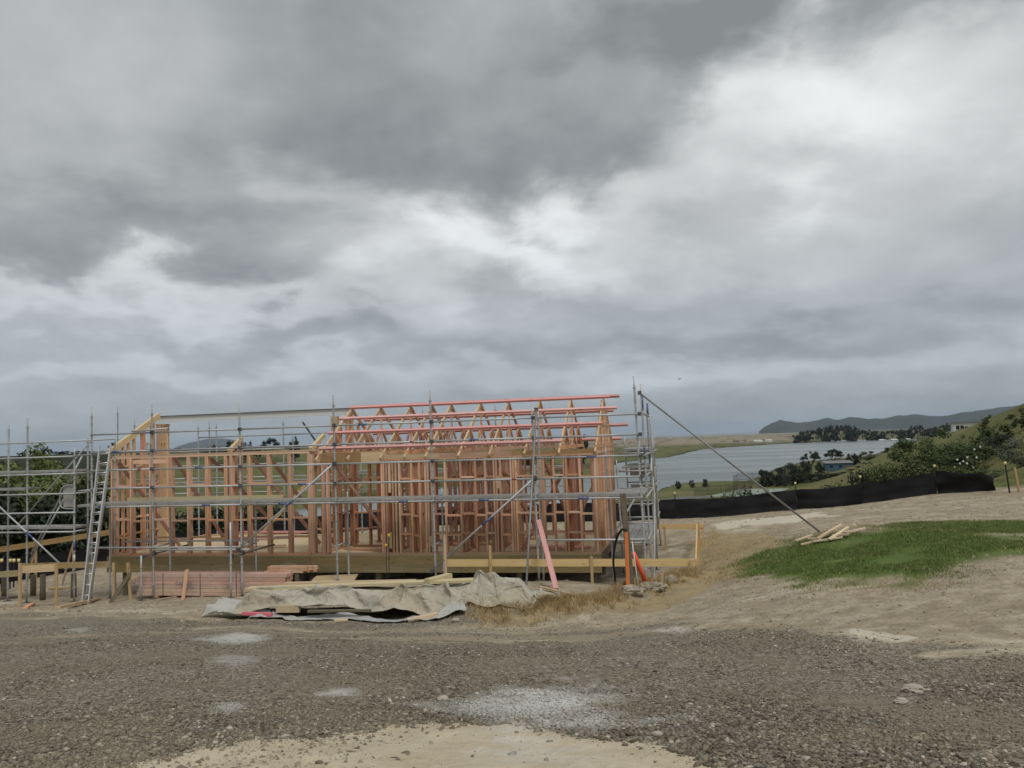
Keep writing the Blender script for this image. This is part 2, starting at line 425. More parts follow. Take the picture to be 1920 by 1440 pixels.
# ------------------------------------------------------------------ terrain
def tps(P, z, reg=1e-3):
    P = np.asarray(P, float); n = len(P)
    def K(A, B):
        r2 = ((A[:, None, :] - B[None]) ** 2).sum(2); return .5 * r2 * np.log(r2 + 1e-9)
    A = np.zeros((n + 3, n + 3)); A[:n, :n] = K(P, P) + np.eye(n) * reg
    A[:n, n] = 1; A[:n, n + 1:] = P; A[n, :n] = 1; A[n + 1:, :n] = P.T
    w = np.linalg.solve(A, np.concatenate([z, [0, 0, 0]]))
    def f(Q):
        out = np.empty(len(Q))
        for s in range(0, len(Q), 20000):
            q = Q[s:s + 20000]; out[s:s + 20000] = K(q, P) @ w[:n] + w[n] + q @ w[n + 1:]
        return out
    return f
_site = [at(*p) for p in [
    (960, 1440, 4.06), (0, 1440, 4.15), (1920, 1440, 4.0), (0, 1150, 17.3), (400, 1162, 13.5), (700, 1165, 13.3), (1100, 1170, 12.3),
    (1300, 1180, 10.5), (1600, 1200, 8.5), (1900, 1235, 7.2), (1920, 1100, 10.5), (1920, 985, 17), (1880, 926, 29.5), (1500, 1080, 13.5),
    (1450, 1010, 19), (1310, 985, 27), (1290, 975, 34), (1180, 1108, 16.6), (1108, 1094, 18.9), (1000, 1112, 16), (850, 1104, 17.6),
    (960, 1300, 6), (300, 1300, 6.3), (1600, 1320, 5.5), (960, 1220, 8.6), (300, 1220, 9), (1535, 996, 20), (1750, 928, 31.5), (1617, 944, 33)]]
_site += [hw(*p) for p in [(.5, -1.1, -.62), (-6, -1.1, -.78), (-13, -1.1, -1.0), (0, 5, -.7), (-6, 6, -.85), (-13, 6, -1.1), (-16, -1, -1.12), (-17, 6, -1.3), (2.6, 2, -.55)]]
_site += [np.array(p) for p in [(0, 0, -1.6), (0, -8, -1.3), (-8, 0, -1.6), (8, 0, -1.55), (-8, -8, -1.3), (8, -8, -1.3), (-6, 37, -3.75), (-22, 30, -4.6), (-22, 12, -3.2), (22, 14, -1.9), (24, 30, -1.8)]]
_site = np.array(_site); _siteF = tps(_site[:, :2], _site[:, 2], .05)
_far = [(960, 45, -6), (960, 80, -13), (960, 150, -19), (960, 300, -19.6), (700, 45, -6), (700, 120, -16), (400, 45, -6.2), (400, 90, -12.5), (400, 180, -17), (0, 36, -6), (0, 60, -8.5), (0, 110, -12), (0, 200, -13.5),
        (-300, 40, -5), (-300, 120, -9), (-300, 400, -3), (-300, 700, 3),
        (0, 330, -11), (0, 500, -3.5), (0, 650, 0), (200, 650, 1.2), (200, 450, -4), (200, 300, -12), (400, 300, -14), (400, 420, -8), (400, 620, -.2),
        (560, 272, -19.0), (560, 400, -10), (560, 620, -.3), (700, 330, -17), (700, 470, -11), (750, 650, -3.5), (900, 480, -17), (900, 650, -11), (1050, 700, -17.5), (1150, 800, -19),
        (0, 1000, -3), (400, 1000, -5), (750, 1100, -9), (0, 3000, -12), (600, 3000, -14),
        (1300, 60, -9.5), (1300, 120, -17), (1300, 200, -18.9), (1300, 300, -19.4), (1500, 60, -8.5), (1500, 110, -15), (1500, 200, -18.6), (1500, 320, -18.7),
        (1570, 345, -16.2), (1600, 50, -6), (1620, 90, -11), (1620, 180, -15.5), (1640, 300, -11.5), (1684, 325, -5.6), (1690, 150, -11), (1750, 330, -4.3), (1790, 335, -3.4), (1830, 250, 0), (1920, 200, 4.0),
        (1750, 60, -4.6), (1750, 100, -7), (1750, 200, -6.8), (1850, 45, -2.4), (1850, 80, -1.9), (1850, 140, -.9), (1920, 42, -2.5), (1920, 60, -1.7), (1920, 80, -.4), (1920, 110, 1.2), (1920, 300, 4.0), (2100, 60, 2), (2100, 150, 8), (2100, 300, 9),
        (1600, 500, -19.5), (1700, 600, -19.5), (1900, 700, -18), (2100, 900, -8), (1300, 1200, -19), (1550, 1300, -18.8), (1750, 1300, -18.5), (1000, 2000, -18.6), (1400, 3000, -18.4), (1700, 3000, -17)]
_fz = np.array([p[2] for p in _far], float)
_fp = np.array([(math.degrees(math.atan((p[0] - 960) / FPX)) / 14.0, math.log(p[1])) for p in _far])
_farF = tps(_fp, _fz, .02)
FENCE = [at(*p) for p in [(1866, 926, 30.5), (1757, 928, 31.8), (1617, 944, 33), (1495, 958, 34.3), (1268, 976, 35.5)]]
FENCE = [(p[0], p[1]) for p in FENCE] + [(2.5, 36.6), (-3, 37.2), (-9, 36.8), (-14.5, 34.0), (-17.2, 29.5), (-19.0, 25.0)]
_fa = np.array([math.atan2(x, y) for x, y in FENCE]); _fr = np.array([math.hypot(x, y) for x, y in FENCE]); _o = np.argsort(_fa)
def rim(az_): return np.interp(az_, _fa[_o], _fr[_o])
WATER_Z = -20.0
_wp = [(530, 957), (600, 950), (650, 944), (755, 923), (850, 912), (970, 902), (1110, 894), (1160, 868), (1226, 860), (1252, 858), (1286, 850), (1312, 843), (1380, 838), (1462, 832.5), (1548, 828), (1556, 825.6), (1600, 824.8), (1684, 823.5), (1720, 823), (1715, 829), (1684, 830), (1661, 843), (1635, 857),
       (1597, 858), (1550, 863), (1511, 866), (1455, 880), (1425, 895), (1400, 903), (1327, 905), (1267, 909), (1234, 922), (1180, 936), (1100, 946), (900, 962), (700, 973), (560, 976), (535, 968)]
def on_level(px, py, z):
    s = sight(px, py); return s * (z / s[2])
WATER = np.array([on_level(x, y, WATER_Z)[:2] for x, y in _wp])
def inside(P, poly):
    c = np.zeros(len(P), bool); n = len(poly)
    for i in range(n):
        x1, y1 = poly[i]; x2, y2 = poly[(i + 1) % n]
        if y1 == y2: continue
        t = (P[:, 1] - y1) / (y2 - y1); k = ((y1 > P[:, 1]) != (y2 > P[:, 1])) & (P[:, 0] < x1 + t * (x2 - x1)); c ^= k
    return c
def edge_dist(P, poly):
    d = np.full(len(P), 1e9); n = len(poly)
    for i in range(n):
        a = np.array(poly[i]); e = np.array(poly[(i + 1) % n]) - a; q = P - a
        t = np.clip((q @ e) / (e @ e + 1e-12), 0, 1); d = np.minimum(d, np.hypot(*(q - t[:, None] * e).T))
    return d
def sdist(P, poly):   # positive inside
    return np.where(inside(P, poly), 1, -1) * edge_dist(P, poly)
# low clay bank thrown up beside the gravel
BANK = [at(*p)[:2] for p in [(890, 1158, 13.2), (1000, 1148, 13.3), (1090, 1140, 13.3), (1150, 1122, 14.2), (1230, 1105, 15.2), (1285, 1075, 16.8)]]
def polyline_dist(P, line):
    d = np.full(len(P), 1e9); tt = np.zeros(len(P)); n = len(line)
    for i in range(n - 1):
        a = np.array(line[i]); e = np.array(line[i + 1]) - a; q = P - a
        t = np.clip((q @ e) / (e @ e), 0, 1); dd = np.hypot(*(q - t[:, None] * e).T)
        k = dd < d; d[k] = dd[k]; tt[k] = i + t[k]
    return d, tt
def height(P):
    P = np.asarray(P, float); x, y = P[:, 0], P[:, 1]
    d = np.hypot(x, y) + 1e-6; a = np.arctan2(x, y)
    near = _siteF(np.clip(P, -45, 45)) if len(P) else np.zeros(0)
    near = near + .045 * fbm(x * .8, y * .8, 4) + .022 * fbm(x * 3.7 + y, y * 3.7 - x, 4, .65)
    bd, bt = polyline_dist(P, BANK)
    near = near + (np.exp(-(bd / .42) ** 2) * (.20 + .10 * fbm(x * 2.3, y * 2.3, 3))) * (bd < 2)
    aa = np.clip(np.degrees(a), -60, 60) / 14.0
    lf = np.log(np.clip(d, 30, 30000))
    far = _farF(np.stack([aa, np.minimum(lf, math.log(3200))], 1))
    far = far + .22 * fbm(x / 7, y / 7, 4) * np.clip(d / 60, .3, 2.2)
    far = np.maximum(far, -19.35 + .25 * fbm(x / 40, y / 40, 3))
    far = np.where(d > 1800, np.maximum(np.minimum(far, -12), -19.0), far)
    r = rim(a); k = sstep(d, r + .6, r + 9)
    back = sstep(np.abs(np.degrees(a)), 62, 75)
    z = near * (1 - k) + far * k
    z = z * (1 - back) + (near * (d < 45) + np.where(d >= 45, -2.5, 0)) * back
    wm = (d > 150) & (y > 0)
    if wm.any():
        q = P[wm]; dq = d[wm]
        j = np.stack([fbm(q[:, 0] / dq * 60, np.log(dq) * 30, 4), fbm(q[:, 0] / dq * 60 + 40, np.log(dq) * 30 + 9, 4)], 1) * dq[:, None] * .004
        s = sdist(q + j, WATER); z[wm] = np.where(s > 0, -22.0, z[wm])
    # the open sea begins beyond the sand
    sea = (d > 6200 + 500 * fbm(a * 20, a * 3, 3)) & (np.degrees(a) > 5)
    z = np.where(sea, -24, z)
    return z
def gz(x, y): return float(height(np.array([[x, y]]))[0])
def gp(px, py, lo=2.5, hi=60):
    """the ground point seen through a point of the photograph"""
    s = sight(px, py); ds = np.geomspace(lo, hi, 500); P = s[None] * ds[:, None]
    hit = P[:, 2] <= height(P[:, :2]); k = max(int(np.argmax(hit)), 1) if hit.any() else len(ds) - 1
    ds = np.linspace(ds[k - 1], ds[k], 40); P = s[None] * ds[:, None]
    k = np.argmax(P[:, 2] <= height(P[:, :2])); p = P[k]
    return np.array([p[0], p[1], gz(p[0], p[1])])
def gpoly(pts, hi=60): return np.array([gp(x, y, hi=hi)[:2] for x, y in pts])

# sheet from under the eye to the horizon
azs = np.concatenate([np.linspace(-180, -62, 40, endpoint=False), np.linspace(-62, -36, 60, endpoint=False), np.linspace(-36, 36, 620, endpoint=False), np.linspace(36, 62, 60, endpoint=False), np.linspace(62, 180, 41)])
rad = np.concatenate([np.geomspace(.6, 3.4, 8, endpoint=False), np.geomspace(3.4, 40, 330, endpoint=False), np.geomspace(40, 1600, 200, endpoint=False), np.geomspace(1600, 34000, 50)])
AZ, RD = np.meshgrid(np.radians(azs), rad)
GX, GY = (np.sin(AZ) * RD).ravel(), (np.cos(AZ) * RD).ravel()
GP = np.stack([GX, GY], 1); GZ = height(GP)
na, nr = len(azs), len(rad)
ii, jj = np.meshgrid(np.arange(nr - 1), np.arange(na - 1), indexing='ij')
v0 = (ii * na + jj).ravel(); GF = np.stack([v0, v0 + 1, v0 + na + 1, v0 + na], 1)

# what covers the ground where
POLY = dict(
    gravel=[(-250, 1145), (0, 1150), (370, 1166), (900, 1168), (1000, 1186), (1190, 1172), (1300, 1182), (1480, 1192), (1620, 1212), (1920, 1240), (2200, 1270), (2300, 1460), (1500, 1475), (1340, 1428), (1200, 1398), (1050, 1378), (960, 1352), (700, 1360), (520, 1386), (350, 1402), (140, 1450), (-300, 1470)],
    sand=[(140, 1462), (350, 1402), (520, 1386), (700, 1360), (960, 1352), (1050, 1378), (1200, 1398), (1340, 1428), (1480, 1475), (900, 1560)],
    green=[(1462, 1058), (1470, 1032), (1505, 1012), (1560, 1006), (1650, 988), (1800, 980), (1990, 982), (1990, 1036), (1830, 1044), (1745, 1062), (1725, 1092), (1640, 1104), (1560, 1088), (1500, 1094), (1440, 1080)],
    straw=[(1330, 992), (1440, 1008), (1475, 1014), (1435, 1035), (1420, 1075), (1330, 1090), (1290, 1120), (1210, 1150), (1080, 1160), (900, 1166), (960, 1138), (1080, 1126), (1200, 1106), (1290, 1066), (1305, 1010)],
    pale=[(1322, 981), (1420, 969), (1540, 960), (1580, 965), (1480, 981), (1335, 990)],
    pale2=[(1540, 1196), (1580, 1178), (1660, 1186), (1720, 1198), (1690, 1210), (1600, 1208)])
WP = {k: gpoly(v) for k, v in POLY.items()}
SPOTS = [(1035, 1312, 190, 52, 1.0), (930, 1318, 90, 26, .8), (450, 1198, 62, 15, .75), (440, 1240, 50, 22, .4), (640, 1302, 55, 14, .6), (425, 1325, 42, 18, .55), (150, 1182, 30, 6, .4), (1265, 1184, 40, 8, .5)]
near = (np.hypot(GX, GY) < 60) & (GY > -5)
NP = GP[near]; nx, ny = NP.T
wob = np.stack([fbm(nx * .9, ny * .9, 4), fbm(nx * .9 + 50, ny * .9 + 9, 4)], 1)
def soft(name, s, a, b_):
    return sstep(sdist(NP + wob * s, WP[name]), a, b_)
MK = {k: np.zeros(len(GP)) for k in ('gravel', 'sand', 'green', 'straw', 'white', 'pale', 'field', 'bush', 'farsand', 'hill')}
lanes = fbm(nx * .22 + 4, ny * 1.3, 3)
MK['gravel'][near] = np.clip(soft('gravel', .75, -.9, .55) * (1 - .55 * sstep(lanes, .12, .5)), 0, 1)
MK['sand'][near] = soft('sand', .22, -.10, .12); MK['gravel'][near] *= 1 - MK['sand'][near]
MK['green'][near] = soft('green', 1.4, -.9, .9) * (.68 + .32 * sstep(fbm(nx * .8, ny * .8, 3), -.3, .15))
MK['straw'][near] = soft('straw', .6, -.4, .35)
MK['pale'][near] = np.maximum(soft('pale', 1.0, -.5, .6), soft('pale2', .3, -.12, .2))
def spots(P):
    w = np.zeros(len(P)); x, y = P.T
    for px, py, rx, ry, amp in SPOTS:
        c = gp(px, py); ex = gp(px + rx, py)[:2] - c[:2]; ey = gp(px, py - ry)[:2] - c[:2]
        q = P - c[:2]; A = np.linalg.inv(np.stack([ex, ey], 1)); t = q @ A.T
        r_ = np.hypot(*t.T) + 1.0 * fbm(x * 1.4, y * 2.2, 5, .6) + .25 * fbm(x * 9, y * 9, 3)
        w = np.maximum(w, amp * sstep(-r_, -1.15, -.1))
    return w
MK['white'][near] = spots(NP)
dist = np.hypot(GX, GY); azd = np.degrees(np.arctan2(GX, GY))
beyond = sstep(dist, rim(np.radians(azd)) + .3, rim(np.radians(azd)) + 2.5)
MK['field'] = beyond
MK['hill'] = beyond * sstep(azd, 21, 24.5) * sstep(-dist, -420, -380)
lo_land = (dist > 600) & (azd > 4)
MK['farsand'] = sstep(dist, 1250, 1700) * sstep(azd, 1, 6) * (1 - sstep(azd, 17.5, 20))
shore = np.zeros(len(GP)); sm = (dist > 150) & (dist < 2500) & (GY > 0)
shore[sm] = np.exp(-edge_dist(GP[sm], WATER) / (dist[sm] * .0045))
leftbush = np.maximum(sstep(dist, 250, 420) * sstep(-azd, 13, 20) * sstep(fbm(GX / 60, GY / 90, 4), .0, .3), sstep(-azd, 23, 26) * sstep(dist, 330, 400))
MK['bush'] = np.clip(np.maximum(shore * (fbm(GX / dist * 40, np.log(dist) * 12, 3) > -.35), np.maximum(leftbush, sstep(fbm(GX / 22, GY / 40, 4), .22, .42) * sstep(dist, 330, 500) * .8)), 0, 1) * beyond

gm, T, gb = new_mat('earth')
def attr(T, n):
    a_ = T.nt.nodes.new('ShaderNodeAttribute'); a_.attribute_name = n; return T.sep(a_.outputs['Vector'])
pos = T.nt.nodes.new('ShaderNodeNewGeometry').outputs['Position']
m1, m2, m3 = attr(T, 'cover_a'), attr(T, 'cover_b'), attr(T, 'cover_c')
n_big = T.noise(pos, .55, 5, .6, .3); n_mid = T.noise(pos, 3.2, 5, .62); n_fine = T.noise(pos, 22.0, 4, .6); n_vf = T.noise(pos, 70.0, 3, .6)
streak = T.noise(T.v('MULTIPLY', pos, (.8, 1.3, 1.0)), .9, 6, .66, .8)
dirt = T.mix(T.ss(n_mid, .3, .7), (.28, .23, .16, 1), (.46, .395, .285, 1))
dirt = T.mix(T.ss(streak, .52, .66, 0, .85), dirt, (.56, .50, .385, 1))
dirt = T.mix(T.ss(n_big, .48, .66, 0, .45), dirt, (.25, .20, .135, 1))
dirt = T.mix(T.ss(n_fine, .48, .72, 0, .75), dirt, (.19, .152, .108, 1))
grav = T.mix(T.ss(n_fine, .35, .68), (.125, .11, .083, 1), (.235, .205, .155, 1))
grav = T.mix(T.ss(n_vf, .56, .74, 0, .8), grav, (.30, .285, .25, 1))
cell = T.vor(pos, 42.0, 'Color'); cs = T.sep(cell)
cell2 = T.sep(T.vor(pos, 95.0, 'Color'))
grav = T.mix(.75, grav, T.ramp(cs[0], [(0, (.06, .052, .04)), (.4, (.15, .132, .10)), (.75, (.24, .21, .16)), (1, (.44, .40, .32))]))
grav = T.mix(T.ss(cell2[0], .80, .9, 0, .8), grav, (.40, .37, .30, 1))
grav = T.mix(T.ss(n_big, .44, .66, 0, .55), grav, (.225, .19, .14, 1))
sand = T.mix(T.ss(n_mid, .3, .72), (.47, .40, .285, 1), (.58, .505, .375, 1))
sand = T.mix(T.ss(n_fine, .6, .8, 0, .5), sand, (.27, .22, .15, 1))
straw = T.mix(T.ss(n_mid, .35, .7), (.38, .30, .165, 1), (.29, .235, .15, 1))
green = T.mix(T.ss(n_mid, .3, .7), (.075, .13, .03, 1), (.14, .175, .055, 1))
fpos = T.v('MULTIPLY', pos, (.05, .05, .05))
fn = T.noise(fpos, 1.0, 6, .62, .3); fn2 = T.noise(fpos, 6.0, 5, .65)
field = T.mix(T.ss(fn, .36, .64), (.095, .112, .034, 1), (.165, .15, .068, 1))
field = T.mix(T.ss(fn2, .5, .75, 0, .5), field, (.05, .065, .02, 1))
hillc = T.mix(T.ss(fn2, .35, .66), (.105, .125, .038, 1), (.185, .17, .072, 1))
bush = T.mix(T.ss(fn2, .35, .7), (.012, .018, .008, 1), (.045, .052, .022, 1))
fsand = T.mix(T.ss(fn, .35, .65), (.22, .175, .115, 1), (.33, .285, .215, 1))
jit = lambda k: T.ss(T.m('ADD', k, T.m('MULTIPLY', T.m('SUBTRACT', n_mid, .5), .55)), .32, .68)
c = dirt
c = T.mix(jit(m2[1]), c, (.58, .52, .41, 1))
c = T.mix(jit(m1[0]), c, grav)
c = T.mix(jit(m1[1]), c, sand)
c = T.mix(jit(m2[2]), c, straw)
c = T.mix(jit(m1[2]), c, green)
c = T.mix(T.m('MULTIPLY', m2[0], T.ss(n_mid, .2, .62, .45, 1.0)), c, (.60, .595, .56, 1))
c = T.mix(m3[0], c, field)
at4 = attr(T, 'cover_d')
c = T.mix(at4[0], c, hillc)
c = T.mix(m3[2], c, fsand)
c = T.mix(m3[1], c, bush)
T.link(c, gb.inputs['Base Color']); gb.inputs['Roughness'].default_value = .95; gb.inputs['Specular IOR Level'].default_value = .12
bh = T.m('ADD', T.m('MULTIPLY', n_mid, .5), T.m('ADD', T.m('MULTIPLY', n_fine, .35), T.m('MULTIPLY', n_vf, .12)))
bump(T, gb, bh, .9, .06)
gme = mesh_np('ground', np.stack([GX, GY, GZ], 1), GF, gm, True)
def vattr(me, name, cols):
    a_ = me.attributes.new(name, 'FLOAT_VECTOR', 'POINT'); a_.data.foreach_set('vector', np.stack(cols, 1).astype(np.float32).ravel())
vattr(gme, 'cover_a', [MK['gravel'], MK['sand'], MK['green']])
vattr(gme, 'cover_b', [MK['white'], MK['pale'], MK['straw']])
vattr(gme, 'cover_c', [MK['field'], MK['bush'], MK['farsand']])
vattr(gme, 'cover_d', [MK['hill'], MK['hill'], MK['hill']])
tag(mobj('ground', gme), 'bare clay and gravel building site falling to pasture and mudflats', kind='structure')

wm_, T, b = new_mat('estuary_water')
b.inputs['Base Color'].default_value = (.16, .19, .195, 1); b.inputs['IOR'].default_value = 1.33
pw = T.nt.nodes.new('ShaderNodeNewGeometry').outputs['Position']
bump(T, b, T.noise(T.v('MULTIPLY', pw, (.25, .6, .3)), 1.0, 4, .6), .5, .2)
T.link(T.ss(T.noise(T.v('MULTIPLY', pw, (.004, .02, .01)), 1.0, 5, .6, .5), .35, .65, .22, .46), b.inputs['Roughness'])
ring = np.geomspace(100, 36000, 24); aa = np.radians(np.linspace(-100, 100, 81))
A2, R2 = np.meshgrid(aa, ring); V = np.stack([np.sin(A2) * R2, np.cos(A2) * R2, np.full_like(R2, WATER_Z)], 2).reshape(-1, 3)
i2, j2 = np.meshgrid(np.arange(23), np.arange(80), indexing='ij'); q0 = (i2 * 81 + j2).ravel()
tag(mobj('water', mesh_np('water', V, np.stack([q0, q0 + 1, q0 + 82, q0 + 81], 1), wm_)), 'calm grey estuary and sea', kind='structure')

# far hills
def ridge(name, sky_px, d0, d1, d2, mat, label, base=-24.0, rough=.0):
    xs = np.linspace(sky_px[0][0], sky_px[-1][0], 220)
    ys = np.interp(xs, [p[0] for p in sky_px], [p[1] for p in sky_px])
    prof = [(0, d0), (.30, d0 + (d1 - d0) * .22), (.62, d0 + (d1 - d0) * .55), (.86, d0 + (d1 - d0) * .8), (1, d1), (.6, (d1 + d2) / 2), (0, d2)]
    V = []
    for fr, d in prof:
        for k, (x, y) in enumerate(zip(xs, ys)):
            top = at(x, y, d1); n_ = float(fbm(np.array([x / 18.0]), np.array([d / 900.0]), 4)[0])
            p = sight(x, y) * d
            z = base + (top[2] - base) * min(1, max(0, fr + (n_ * .16 if 0 < fr < 1 else 0)))
            if fr == 1: z += rough * n_ * d1 / FPX
            V.append((p[0], p[1], z))
    n = len(xs); i_, j_ = np.meshgrid(np.arange(len(prof) - 1), np.arange(n - 1), indexing='ij'); q = (i_ * n + j_).ravel()
    return tag(mobj(name, mesh_np(name, V, np.stack([q, q + 1, q + n + 1, q + n], 1), mat, True)), label, kind='structure')
hm, T, b = new_mat('far_bush_hill')
hp_ = T.nt.nodes.new('ShaderNodeNewGeometry').outputs['Position']
T.link(T.mix(T.ss(T.noise(T.v('MULTIPLY', hp_, (.004, .004, .01)), 1.0, 6, .65), .35, .65), (.014, .020, .012, 1), (.04, .045, .026, 1)), b.inputs['Base Color'])
b.inputs['Roughness'].default_value = 1.0
ridge('headland', [(1423, 810), (1432, 801), (1445, 794), (1455, 791), (1462, 787.5), (1475, 790.5), (1495, 792.5), (1520, 789), (1545, 785.5), (1556, 784), (1570, 787), (1592, 781.5), (1602, 783), (1625, 786), (1650, 785), (1685, 778.5), (1700, 779), (1720, 776), (1745, 779), (1765, 781), (1800, 774), (1860, 766), (1920, 758), (2000, 744), (2150, 730), (2350, 735)],
      7200, 8400, 9800, hm, 'long bush-covered headland across the sea', rough=3.0)
ridge('mountain', [(290, 849), (318, 844), (335, 836), (352, 831), (370, 827), (385, 823.5), (400, 822), (418, 822), (440, 825), (458, 830), (480, 839), (510, 846), (560, 846)],
      12500, 14500, 17000, hm, 'blue mountain far behind the house', base=-30)

# ------------------------------------------------------------------ the house frame
house = thing('timber_house', 'unfinished timber house frame with pink roof purlins on a raised floor', 'house frame', tuple(HFR), -HA)
S, SD, P_, PK = M['stud'], M['stud_dark'], M['pine'], M['pink']
def hb(name, p0, p1, w, h, mat, ref=(0, 0, 1), parent=None):
    return beam(name, p0, p1, w, h, mat, parent or house, ref)
XL, XS = -13.30, -7.30          # left end, start of the roofed part
# floor and foundation
for k in range(8):              # floor sheets laid side by side
    a_, b_ = XL - .04 + k * 13.38 / 8, XL - .04 + (k + 1) * 13.38 / 8 - .004
    hb('floor_panel', (a_, 2.35, -.015), (b_, 2.35, -.015), 4.74, .03, M['floor'])
cuts = [-13.38, -10.6, -7.4, -5.1, -2.2, .06]
for k in range(5):
    hb('boundary_joist', (cuts[k] + .002, -.025, -.135), (cuts[k + 1] - .002, -.025, -.135), .05, .205, M['bearer'])
cuts = [-13.38, -11.9, -8.9, -6.0, -3.4, .06]
for k in range(5):
    hb('bearer', (cuts[k] + .002, -.018, -.34), (cuts[k + 1] - .002, -.018, -.34), .07, .20, M['bearer'])
hb('boundary_joist', (.035, .01, -.135), (.035, 4.74, -.135), .05, .205, M['grey_wood'])
hb('boundary_joist', (XL - .06, .01, -.135), (XL - .06, 4.74, -.135), .05, .205, M['bearer'])
hb('boundary_joist', (XL, 4.745, -.135), (.03, 4.745, -.135), .05, .205, M['bearer'])
for y_ in (.13, 2.3, 4.6):
    for k in range(8):
        x_ = -12.9 + k * 1.82
        p = hw(x_, y_, 0); zg = gz(p[0], p[1]) - HFR[2]
        hb('pile', (x_, y_, zg - .15), (x_, y_, -.44 if y_ < 1 else -.24), .14, .14, M['grey_wood'])
for y_ in (1.2, 2.3, 3.4, 4.6):
    hb('bearer', (-13.3, y_, -.30), (.0, y_, -.30), .09, .14, M['bearer'])

def wall_y(x0, x1, y, top, xs, mat=S, studw=.045, depth=.14, bottom=True, nog=(.45, .93, 1.84), nogset=None):
    """a wall running along the front: plates, studs and noggins"""
    if bottom: hb('bottom_plate', (x0, y + depth / 2, .0245), (x1, y + depth / 2, .0245), depth, .045, mat)
    hb('top_plate', (x0, y + depth / 2, top - .0225), (x1, y + depth / 2, top - .0225), depth, .045, mat)
    for x in xs:
        hb('stud', (x, y + depth / 2, .048), (x, y + depth / 2, top - .046), studw, depth - .004, mat)
    xs = sorted(xs)
    for k in range(len(xs) - 1):
        if xs[k + 1] - xs[k] < .2 or xs[k + 1] - xs[k] > .75: continue
        for n_, z in enumerate(nog):
            z = z + (.02 if k % 2 else -.02)
            hb('noggin', (xs[k] + studw / 2 + .001, y + depth / 2, z), (xs[k + 1] - studw / 2 - .001, y + depth / 2, z), depth - .01, .042, mat)
# front wall, left part
left = [-13.27, -13.18, -12.68, -12.09, -11.49, -10.95, -10.41, -9.85, -9.70, -9.18, -8.61, -8.02, -7.46]
wall_y(XL, XS - .12, 0, 2.655, left)
for x in left[2:]: hb('stud', (x + .0475, .07, .048), (x + .0475, .07, 2.608), .045, .136, S)
hb('top_plate', (XL, .07, 2.68), (-7.2, .07, 2.68), .14, .042, S)
hb('lintel', (-12.66, .07, 2.52), (-11.51, .07, 2.52), .10, .12, S)
# trimmer group between both parts
for x in (-7.36, -7.31, -7.07, -7.02, -6.95): hb('stud', (x, .07, .048), (x, .07, 2.58), .045, .137, S)
hb('lintel', (-7.1, .045, 2.455), (-6.0, .045, 2.455), .09, .27, M['lvl'])
hb('lintel', (-5.997, .045, 2.46), (-5.40, .045, 2.46), .088, .26, P_)
# front wall, roofed part
right = [-5.45, -5.40, -5.33, -5.16, -5.08, -4.985, -4.66, -4.45, -4.29, -4.23, -4.13, -4.08, -3.78, -3.38, -3.0, -2.74, -2.52, -2.46, -2.36, -2.09, -2.03, -1.97,
         -1.40, -1.33, -1.28, -1.03, -.78, -.72, -.39, -.07, -.02]
wall_y(-5.48, .04, 0, 2.40, right, nog=(.49, .97, 1.87), depth=.14)
for a_, b_ in ((-5.39, -3.9), (-3.897, -2.05), (-2.047, .04)):
    hb('lintel', (a_, .05, 2.455), (b_, .05, 2.455), .09, .105, [S, M['lvl'], P_][int(a_ * 7) % 3])
for x, z0, z1 in ((-5.245, 1.55, 2.35), (-5.245, .15, .55), (-4.18, .2, .45), (-2.41, 1.6, 1.9)):
    hb('packer', (x, .05, z0), (x, .05, z1), .07, .09, P_)
hb('bottom_plate', (-7.4, .07, .022), (-6.93, .07, .022), .14, .042, S)
# rear wall and long inner wall of the roofed part
rear = [-7.25 + .6 * k for k in range(13)] + [-5.5, -3.35, -1.2]
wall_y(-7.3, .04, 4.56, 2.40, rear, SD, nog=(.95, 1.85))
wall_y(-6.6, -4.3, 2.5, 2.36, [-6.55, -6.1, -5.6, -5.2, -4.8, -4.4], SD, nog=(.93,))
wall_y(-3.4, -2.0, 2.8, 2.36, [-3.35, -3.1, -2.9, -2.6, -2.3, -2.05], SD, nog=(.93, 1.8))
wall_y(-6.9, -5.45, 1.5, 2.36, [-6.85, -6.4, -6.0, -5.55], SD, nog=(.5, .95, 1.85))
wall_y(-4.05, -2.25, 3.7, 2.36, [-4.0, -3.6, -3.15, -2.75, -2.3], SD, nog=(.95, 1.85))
# cross walls (running back from the front wall)
def wall_x(x, y0, y1, top, step=.42, mat=SD, rake=None, nog=(.95, 1.85), w=.09):
    n = max(2, int(round((y1 - y0) / step)) + 1); ys = np.linspace(y0 + .025, y1 - .025, n)
    hb('bottom_plate', (x, y0, .0235), (x, y1, .0235), w, .045, mat)
    zt = lambda y: (rake(y) if rake else top)
    hb('top_plate', (x, y0, zt(y0) - .02), (x, y1, zt(y1) - .02), w, .045, mat)
    for y in ys: hb('stud', (x, y, .047), (x, y, zt(y) - .05), w - .003, .045, mat)
    for k in range(len(ys) - 1):
        for z in nog:
            if z < min(zt(ys[k]), zt(ys[k + 1])) - .2: hb('noggin', (x, ys[k] + .023, z), (x, ys[k + 1] - .023, z), w - .006, .042, mat)
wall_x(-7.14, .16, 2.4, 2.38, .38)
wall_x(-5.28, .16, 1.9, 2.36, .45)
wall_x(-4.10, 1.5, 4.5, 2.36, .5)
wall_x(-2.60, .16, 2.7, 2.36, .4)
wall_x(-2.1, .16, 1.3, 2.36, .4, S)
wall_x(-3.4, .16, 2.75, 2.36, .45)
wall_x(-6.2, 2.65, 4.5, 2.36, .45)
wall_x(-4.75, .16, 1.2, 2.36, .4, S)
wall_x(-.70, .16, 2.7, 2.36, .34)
wall_x(-9.78, .16, .75, 2.7, .3, SD, rake=lambda y: 2.66 + .48 * y)
